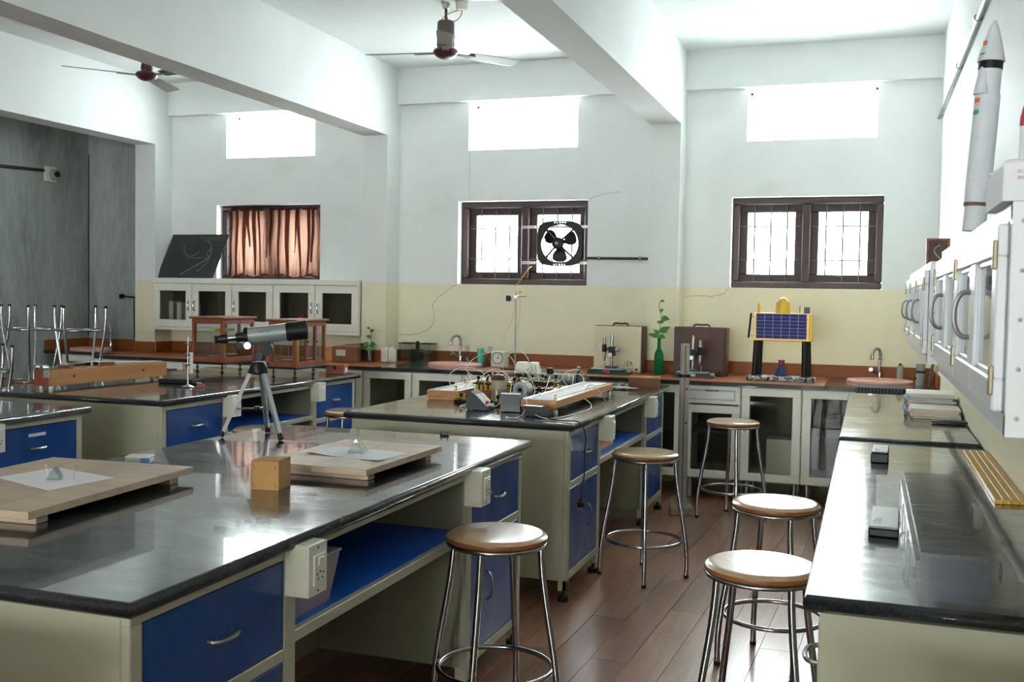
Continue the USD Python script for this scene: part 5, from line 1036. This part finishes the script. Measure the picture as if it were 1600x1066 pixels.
# exhaust fan in the middle window
def exhaust_fan():
    c = (-2.412, 8.085, 1.842); t = thing('exhaust_fan', 'black exhaust fan bolted across the right half of the middle window', 'fan', c); S_ = .188
    th = np.linspace(0, 2*np.pi, 73)[:-1]
    outer = [(.192*np.sign(math.cos(a))*abs(math.cos(a))**.42, .176*np.sign(math.sin(a))*abs(math.sin(a))**.42) for a in th]
    pg = Polygon([(x, z*(1+.05*(1-(x/.192)**2))) for x, z in outer]).difference(Point(0, -.002).buffer(.157, 32))
    for s in (-1, 1):
        for k in range(5): pg = pg.difference(Point(-.045+k*.0225, s*.171).buffer(.006, 4))
    part(t, 'frame', B().prism(pg, -.012, .012, 'y'), 'black_plastic')
    part(t, 'ring', B().lathe([(.157, 0), (.161, 0), (.161, .05), (.157, .05)], (0, .055, 0), 48, (0, -1, 0)), 'black_plastic', smooth=40)
    part(t, 'motor', B().lathe([(0, -.03), (.040, -.03), (.050, -.022), (.052, .03), (.03, .05), (0, .05)], (-.012, 0, 0), 28, (0, 1, 0)), 'black_plastic', smooth=40)
    part(t, 'name_plate', B().box(-.032, -.010, -.0325, -.030, -.010, .012), 'pvc_grey')
    for a in (45, 135, 225, 315):
        c_, s_ = math.cos(math.radians(a)), math.sin(math.radians(a)); part(t, 'strut', B().tube([(.035*c_-.012, -.01, .035*s_), (.168*c_, -.006, .168*s_)], .0085, 8), 'black_plastic')
    for a in (25, 147, 268):
        bl = B(); v = []; n = 8
        for k in range(2):
            for i in range(n+1):
                r = .040+.108*i/n; w = math.radians(27+14*math.sin(math.pi*(i/n)**.8)) if i < n else math.radians(20)
                for j in range(5):
                    b = math.radians(a)+w*(j/2-1)*.8; v.append((r*math.cos(b)-.006, .030+.016*(j/2-1)+k*.002, r*math.sin(b)))
        m = (n+1)*5; f = []
        for i in range(n):
            for j in range(4): q = i*5+j; f += [(q, q+1, q+6, q+5), (q+m, q+5+m, q+6+m, q+1+m)]
        part(t, 'blade', bl.raw(np.array(v), np.array(f)), 'black_plastic', smooth=True)
    for z in (.137, -.158):
        br = B(); pgb = sbox(-.33, z-.012, .235, z+.012)
        for k in range(12): pgb = pgb.difference(Point(-.318+k*.021, z).buffer(.0055, 3)) if abs(-.318+k*.021) > .17 else pgb
        part(t, 'slotted_bracket', br.prism(pgb, .012, .015, 'y'), 'steel_dull', smooth=False)
exhaust_fan()
def conduit(name, label, pts, r, m, clips, cat='conduit'):
    c = np.array(pts[0]); t = thing(name, label, cat, c); part(t, 'pipe', B().tube(np.array(pts)-c, r, 12), m)
    d = np.array(pts[-1])-np.array(pts[0]); 
    for s in clips:
        p = np.array(pts[0])+d*s-c; u = d/np.linalg.norm(d); part(t, 'clip', B().cyl(p-u*.008, p+u*.008, r*1.5, n=12), 'conduit_grey')
    return t
conduit('wall_conduit', 'black conduit running from the exhaust fan window to the column', [(-2.165, 8.036, 1.722), (-1.622, 8.036, 1.718)], .011, 'conduit_black', (.18, .8))
conduit('wall_conduit', 'grey steel conduit running along the right wall above the rocket', [(.432, 8.0, 2.735), (.432, 3.3, 2.70), (.432, 1.0, 2.69)], .013, 'conduit_grey', (.25, .40, .52, .62))
conduit('wall_conduit', 'dark conduit on the grey left wall leading to the round camera', [(-7.142, 4.0, 2.33), (-7.142, 7.46, 2.477)], .014, 'conduit_black', (.84, .4))
conduit('wall_conduit', 'grey conduit low on the right wall beneath the wall cabinets', [(.436, 1.6, 1.02), (.436, 6.6, 1.02)], .011, 'conduit_grey', (.2, .4, .7))
for i, (y, l) in enumerate(((3.45, 'under the gap between the right wall cabinets'), (2.62, 'under the near right wall cabinet'), (4.4, 'under the far right wall cabinet'))):
    t = thing('wall_socket', 'white wall socket '+l, 'socket', (.4475, y, 1.08)); part(t, 'back_box', B().box(-.035, 0, -.06, .06, -.05, .05, .004), 'cream_plastic'); part(t, 'rocker', B().box(-.042, -.035, -.02, .02, -.03, .03, .002), 'black_plastic')
t = thing('wall_camera', 'round camera on a white box on the grey left wall', 'camera', (-7.157, 7.545, 2.45), 0)
part(t, 'box', B().box(0, .03, -.075, .06, -.065, .07, .004), 'cream_plastic'); part(t, 'bezel', B().lathe([(0, 0), (.052, 0), (.048, .03), (.036, .05), (0, .05)], (.03, .02, 0), 24, (1, -.2, 0)), 'pvc_grey', smooth=40); part(t, 'lens', B().lathe([(0, .045), (.030, .045), (.026, .062), (0, .064)], (.03, .02, 0), 24, (1, -.2, 0)), 'black_plastic', smooth=40)
t = thing('wall_hook', 'small black bracket with a cord on the grey recess end wall', 'bracket', (-6.66, 8.045, 1.34))
part(t, 'arm', B().cyl((-.075, -.02, 0), (.09, -.02, -.01), .008, n=10), 'black_plastic'); part(t, 'knob', B().box(-.10, -.068, -.045, 0, -.022, .022, .004), 'black_plastic'); part(t, 'cord', B().tube([(.045, -.01, -.01), (.05, -.01, -.40)], .004, 6), 'black_rubber')

# ------------------------------------------------------------------ ceiling fans
def ceiling_fan(label, x, y, z, angles, r, lift=(0, 0, 0), sleeve=False):
    t = thing('ceiling_fan', label, 'ceiling fan', (x, y, z))
    part(t, 'motor', B().lathe([(0, -.040), (.035, -.038), (.062, -.024), (.080, -.004), (.083, .006), (.075, .020), (.05, .030), (0, .032)], n=36), 'fan_maroon', smooth=40)
    part(t, 'down_rod', B().cyl((0, 0, .03), (0, 0, ZC-z-.02), .0095, n=12), 'fan_maroon')
    if sleeve: part(t, 'canopy', B().lathe([(0, .205), (.050, .205), (.056, .195), (.058, .05), (.055, .038), (0, .038)], n=28), 'fan_sleeve', smooth=40)
    else: part(t, 'canopy', B().lathe([(0, .16), (.016, .15), (.036, .10), (.044, .06), (.040, .03), (0, .03)], n=24), 'fan_maroon', smooth=40)
    part(t, 'hook_cup', B().lathe([(0, -.035), (.02, -.03), (.03, 0), (0, 0)], (0, 0, ZC-z-.001), 16), 'steel_dull')
    for a, up_ in zip(angles, lift):
        c, s = math.cos(math.radians(a)), math.sin(math.radians(a)); d, n = np.array((c, s, 0)), np.array((-s, c, 0))
        bl = part(t, 'blade', B().hull([d*rr+n*e*w+np.array((0, 0, up_*(rr-.1)/(r-.1)-e*.010+k)) for rr, w in ((.17, .038), (.20, .050), (r-.04, .058), (r, .046)) for e in (-1, 1) for k in (0, .003)]), 'fan_blade', smooth=False)
        part(bl, 'blade_iron', B().hull([d*rr+n*e*w+np.array((0, 0, -.004+k)) for rr, w in ((.06, .022), (.215, .026)) for e in (-1, 1) for k in (0, .004)]), 'fan_maroon', smooth=False)
ceiling_fan('ceiling fan in the middle bay with a dark sleeve over its rod', -2.692, 6.303, 3.0, (188, 50, 293), .54, sleeve=True)
ceiling_fan('ceiling fan in the left bay, partly hidden by the beam', -5.317, 6.60, 3.055, (228, 108, 348), .60)
t = thing('ceiling_rose', 'white ceiling rose with yellow wires beside the middle fan', 'ceiling rose', (-2.58, 6.30, ZC-.001)); part(t, 'rose', B().lathe([(0, -.05), (.034, -.05), (.038, -.04), (.040, 0), (0, 0)], n=20), 'white_plastic'); part(t, 'wire', B().tube(bez((0, 0, -.05), (-.03, 0, -.11), (-.07, 0, -.12), (-.10, 0, -.05), n=18), .004, 6), 'wire_yellow'); part(t, 'wire', B().tube(bez((-.02, 0, -.05), (-.10, 0, -.07), (-.14, 0, -.10), (-.125, 0, -.19), n=18), .004, 6), 'wire_yellow')
t = thing('tube_batten', 'white lamp batten on the ceiling at the top picture edge', 'lamp', (-2.30, 6.20, ZC-.001), 10); part(t, 'batten', B().box(-.20, .20, -.02, .02, -.03, 0, .003), 'white_plastic')

# ------------------------------------------------------------------ right side
NT, FT = 1.5625, 1.5565
def rocket():
    c = np.array((.214, 2.50, NT+.0005)); t = thing('rocket_model', 'tall white paper rocket model with flag patches on the near right wall cabinet', 'model', c)
    ax = np.array((.028, .0, .46)); d = ax/np.linalg.norm(ax); O = np.zeros(3)
    lt = lambda prof, n=24: B().lathe([(r_*1.13, z_) for r_, z_ in prof], O, n, d)
    part(t, 'engine_skirt', lt([(0, 0), (.022, 0), (.0215, .055), (0, .055)]), 'rocket_paper', smooth=40); part(t, 'brown_band', lt([(.0225, .055), (.0235, .055), (.0235, .064), (.0225, .064)]), 'rocket_brown')
    part(t, 'body', lt([(0, .055), (.0235, .063), (.0240, .12), (.0235, .30), (0, .30)]), 'rocket_paper', smooth=40)
    part(t, 'upper_stage', lt([(0, .30), (.0215, .30), (.0215, .375), (0, .375)]), 'rocket_paper', smooth=40); part(t, 'black_band', lt([(.0215, .355), (.0225, .355), (.0225, .374), (.0215, .374)]), 'black_plastic')
    part(t, 'nose_cone', lt([(.0245, .372), (.0255, .374), (.019, .405), (.009, .445), (.0025, .462), (0, .464)]), 'rocket_paper', smooth=40)
    side = np.array((-.75, -.66, 0)); o2 = O+side*.018
    for zz, rr, hh in ((.115, .011, .07), (.30, .018, .085)):
        part(t, 'booster', B().lathe([(0, zz), (rr, zz), (rr*.6, zz+hh*.55), (.001, zz+hh), (0, zz+hh)], o2+np.array((0, 0, 0)), 16, d), 'rocket_paper', smooth=40)
    def patch(z, h, r, m, nm_):
        v = []; 
        for k in (0, 1):
            for a in np.linspace(3.45, 4.05, 6):
                for zz in (z, z+h): v.append(d*zz+np.array(((1.13*r+.0008*k)*math.cos(a), (1.13*r+.0008*k)*math.sin(a), 0)))
        part(t, nm_, B().hull(v), m, smooth=False)
    patch(.282, .010, .0232, 'flag_orange', 'orange_patch'); patch(.256, .010, .0233, 'flag_green', 'green_patch'); patch(.405, .012, .0180, 'flag_orange', 'orange_patch'); patch(.380, .010, .0225, 'flag_green', 'green_patch')
    for z, h in ((.09, .05), (.20, .05)): part(t, 'brown_strip', B().box(.022, .030, -.010, .0, z, z+h, .001), 'rocket_brown')
rocket()
t = thing('paper_box', 'white paper-covered box on the near right wall cabinet, handwriting on its end', 'box', (.318, 1.905, NT+.0005)); part(t, 'box', B().box(-.126, .126, -.125, .12, 0, .06, .001), 'paper', smooth=False)
wt = B()
for row, (s_, z_) in enumerate((('Scale of S', .044), ('Mission M', .034))): tx = meshkit.text_mesh(s_, .0052, .0004); v = tx.vertices; wt.raw(np.c_[v[:, 0]-.106+row*.001, -.1252-v[:, 2], v[:, 1]+z_], tx.faces)
part(t, 'handwriting', wt, 'red_tip', smooth=False)
rg = random.Random(8); cb = B()
for k in range(34): cb.ball((.318+rg.uniform(-.12, .12), 1.905+rg.choice((-1, 1))*rg.uniform(.07, .105), NT+.066), (rg.uniform(.010, .02), rg.uniform(.010, .02), rg.uniform(.005, .009)), 1)
single('cotton_wool', cb, 'cotton', 'tufts of white cotton wool along the top of the paper-covered box', 'cotton', smooth=True, kind='stuff')
for i, (x, h) in enumerate(((.2375, .115), (.252, .125), (.2665, .115))):
    t = thing('toy_rocket', ('leftmost of three small white toy rockets with red tips on the paper box', 'middle and tallest of three small white toy rockets on the paper box', 'rightmost of three small white toy rockets with red tips on the paper box')[i], 'model', (x, 1.94, NT+.061)); part(t, 'body', B().lathe([(0, 0), (.0062, 0), (.0052, h*.72), (0, h*.72)], n=14), 'rocket_paper', smooth=40); part(t, 'red_tip', B().lathe([(.0060, h*.70), (.0056, h*.82), (.001, h), (0, h)], n=14), 'red_tip', smooth=40)
t = thing('framed_picture', 'small brown framed picture on the far right wall cabinet', 'picture', (.315, 5.55, FT+.0005)); part(t, 'frame', B().box(-.055, .055, -.012, .012, 0, .012, .002).box(-.055, .055, -.012, .012, .158, .17, .002).box(-.055, -.043, -.012, .012, .012, .158, .002).box(.043, .055, -.012, .012, .012, .158, .002), 'red_wood'); part(t, 'backing', B().box(-.043, .043, .0, .010, .012, .158), 'dark_wood'); part(t, 'ornament', B().tube(bez((-.01, -.006, .03), (.015, -.008, .06), (-.015, -.008, .095), (.01, -.006, .135), n=20), .006, 6), 'steel_dull')
for i, (y, w, dl, h) in enumerate(((3.99, .058, .20, .040), (2.79, .070, .27, .026))):
    t = thing('magnet_box', ('smaller black box with a pale lid, farther along the right wall bench', 'larger black box with a pale lid, nearest on the right wall bench')[i], 'box', (.054, y, TB), -2); part(t, 'case', B().box(-w/2, w/2, -dl/2, dl/2, 0, h-.006, .003), 'black_plastic'); part(t, 'lid', B().box(-w/2+.001, w/2-.001, -dl/2+.001, dl/2-.001, h-.006, h, .002), 'meter_grey' if i == 0 else 'pvc_grey'); part(t, 'lid_window', B().box(-w/2+.010, -w/2+.028, -dl/2+.04, -dl/2+.10, h, h+.0015), 'tag_white'); part(t, 'side_strip', B().box(-w/2-.002, -w/2, -dl/2+.03, dl/2-.03, .004, h-.008), 'pvc_grey')
# wooden metre scales lying side by side
for i in range(4):
    x = .359+i*.0222; single('metre_scale', B().box(x, x+.0208, 3.235+.004*i, 4.30+.003*i, TB, TB+.013, .0012), 'scale_wood', ('yellow wooden metre scale, nearest the bench front of the four', 'second yellow metre scale from the bench front', 'third yellow metre scale from the bench front', 'yellow wooden metre scale nearest the wall of the four')[i], 'ruler', 'metre scales on the right wall bench')
# books on the far bench
BT = H+.0125; rg = random.Random(21)
def book(x0, y0, w, d, z, h, rot, cover, label, group):
    t = thing('book', label, 'book', (x0, y0, z), rot); part(t, 'pages', B().box(-w/2+.004, w/2-.002, -d/2+.003, d/2-.003, .0015, h-.0015), 'page_side', smooth=False)
    part(t, 'cover', B().box(-w/2, w/2, -d/2, d/2, 0, .0015).box(-w/2, w/2, -d/2, d/2, h-.0015, h).box(-w/2, -w/2+.0018, -d/2, d/2, .0015, h-.0015), cover, smooth=False)
z = BT
lab = ['bottom book', 'second book from the bottom', 'third book from the bottom', 'fourth book from the bottom', 'fifth book from the bottom', 'sixth book from the bottom', 'seventh book from the bottom', 'top book']
for k in range(8):
    h = (.014, .011, .012, .010, .012, .011, .012, .010)[k]; book(.318+rg.uniform(-.012, .008), 5.86+rg.uniform(-.01, .01), .235, .30, z, h, rg.uniform(-3, 3), ('cover_blue', 'cover_olive', 'cover_pink', 'cover_olive', 'cover_white', 'cover_blue', 'cover_white', 'cover_white')[k], lab[k]+' in the farther pile on the far wall bench', 'farther pile of books'); z += h+.0004
z = BT
for k in range(4):
    h = (.013, .012, .012, .011)[k]; book(.322+rg.uniform(-.008, .006), 5.50+rg.uniform(-.008, .008), .225, .26, z, h, rg.uniform(-3, 2), ('cover_olive', 'cover_white', 'cover_pink', 'cover_white')[k], ['bottom book', 'second book from the bottom', 'third book from the bottom', 'top book'][k]+' in the nearer pile on the far wall bench', 'nearer pile of books'); z += h+.0004
t = thing('spectacle_case', 'black pouch lying in front of the book piles', 'pouch', (.372, 5.20, BT), 2); part(t, 'pouch', B().hull([(x, y, z_) for x, k in ((-.078, .75), (-.06, 1), (.06, 1), (.074, .8)) for y in (-.03*k, .03*k) for z_ in (.004, .014)]+[(x, 0, z_) for x in (-.06, .06) for z_ in (0, .019)]), 'black_plastic'); part(t, 'zip', B().cyl((.074, 0, .010), (.088, 0, .008), .004, n=8), 'steel_dull')
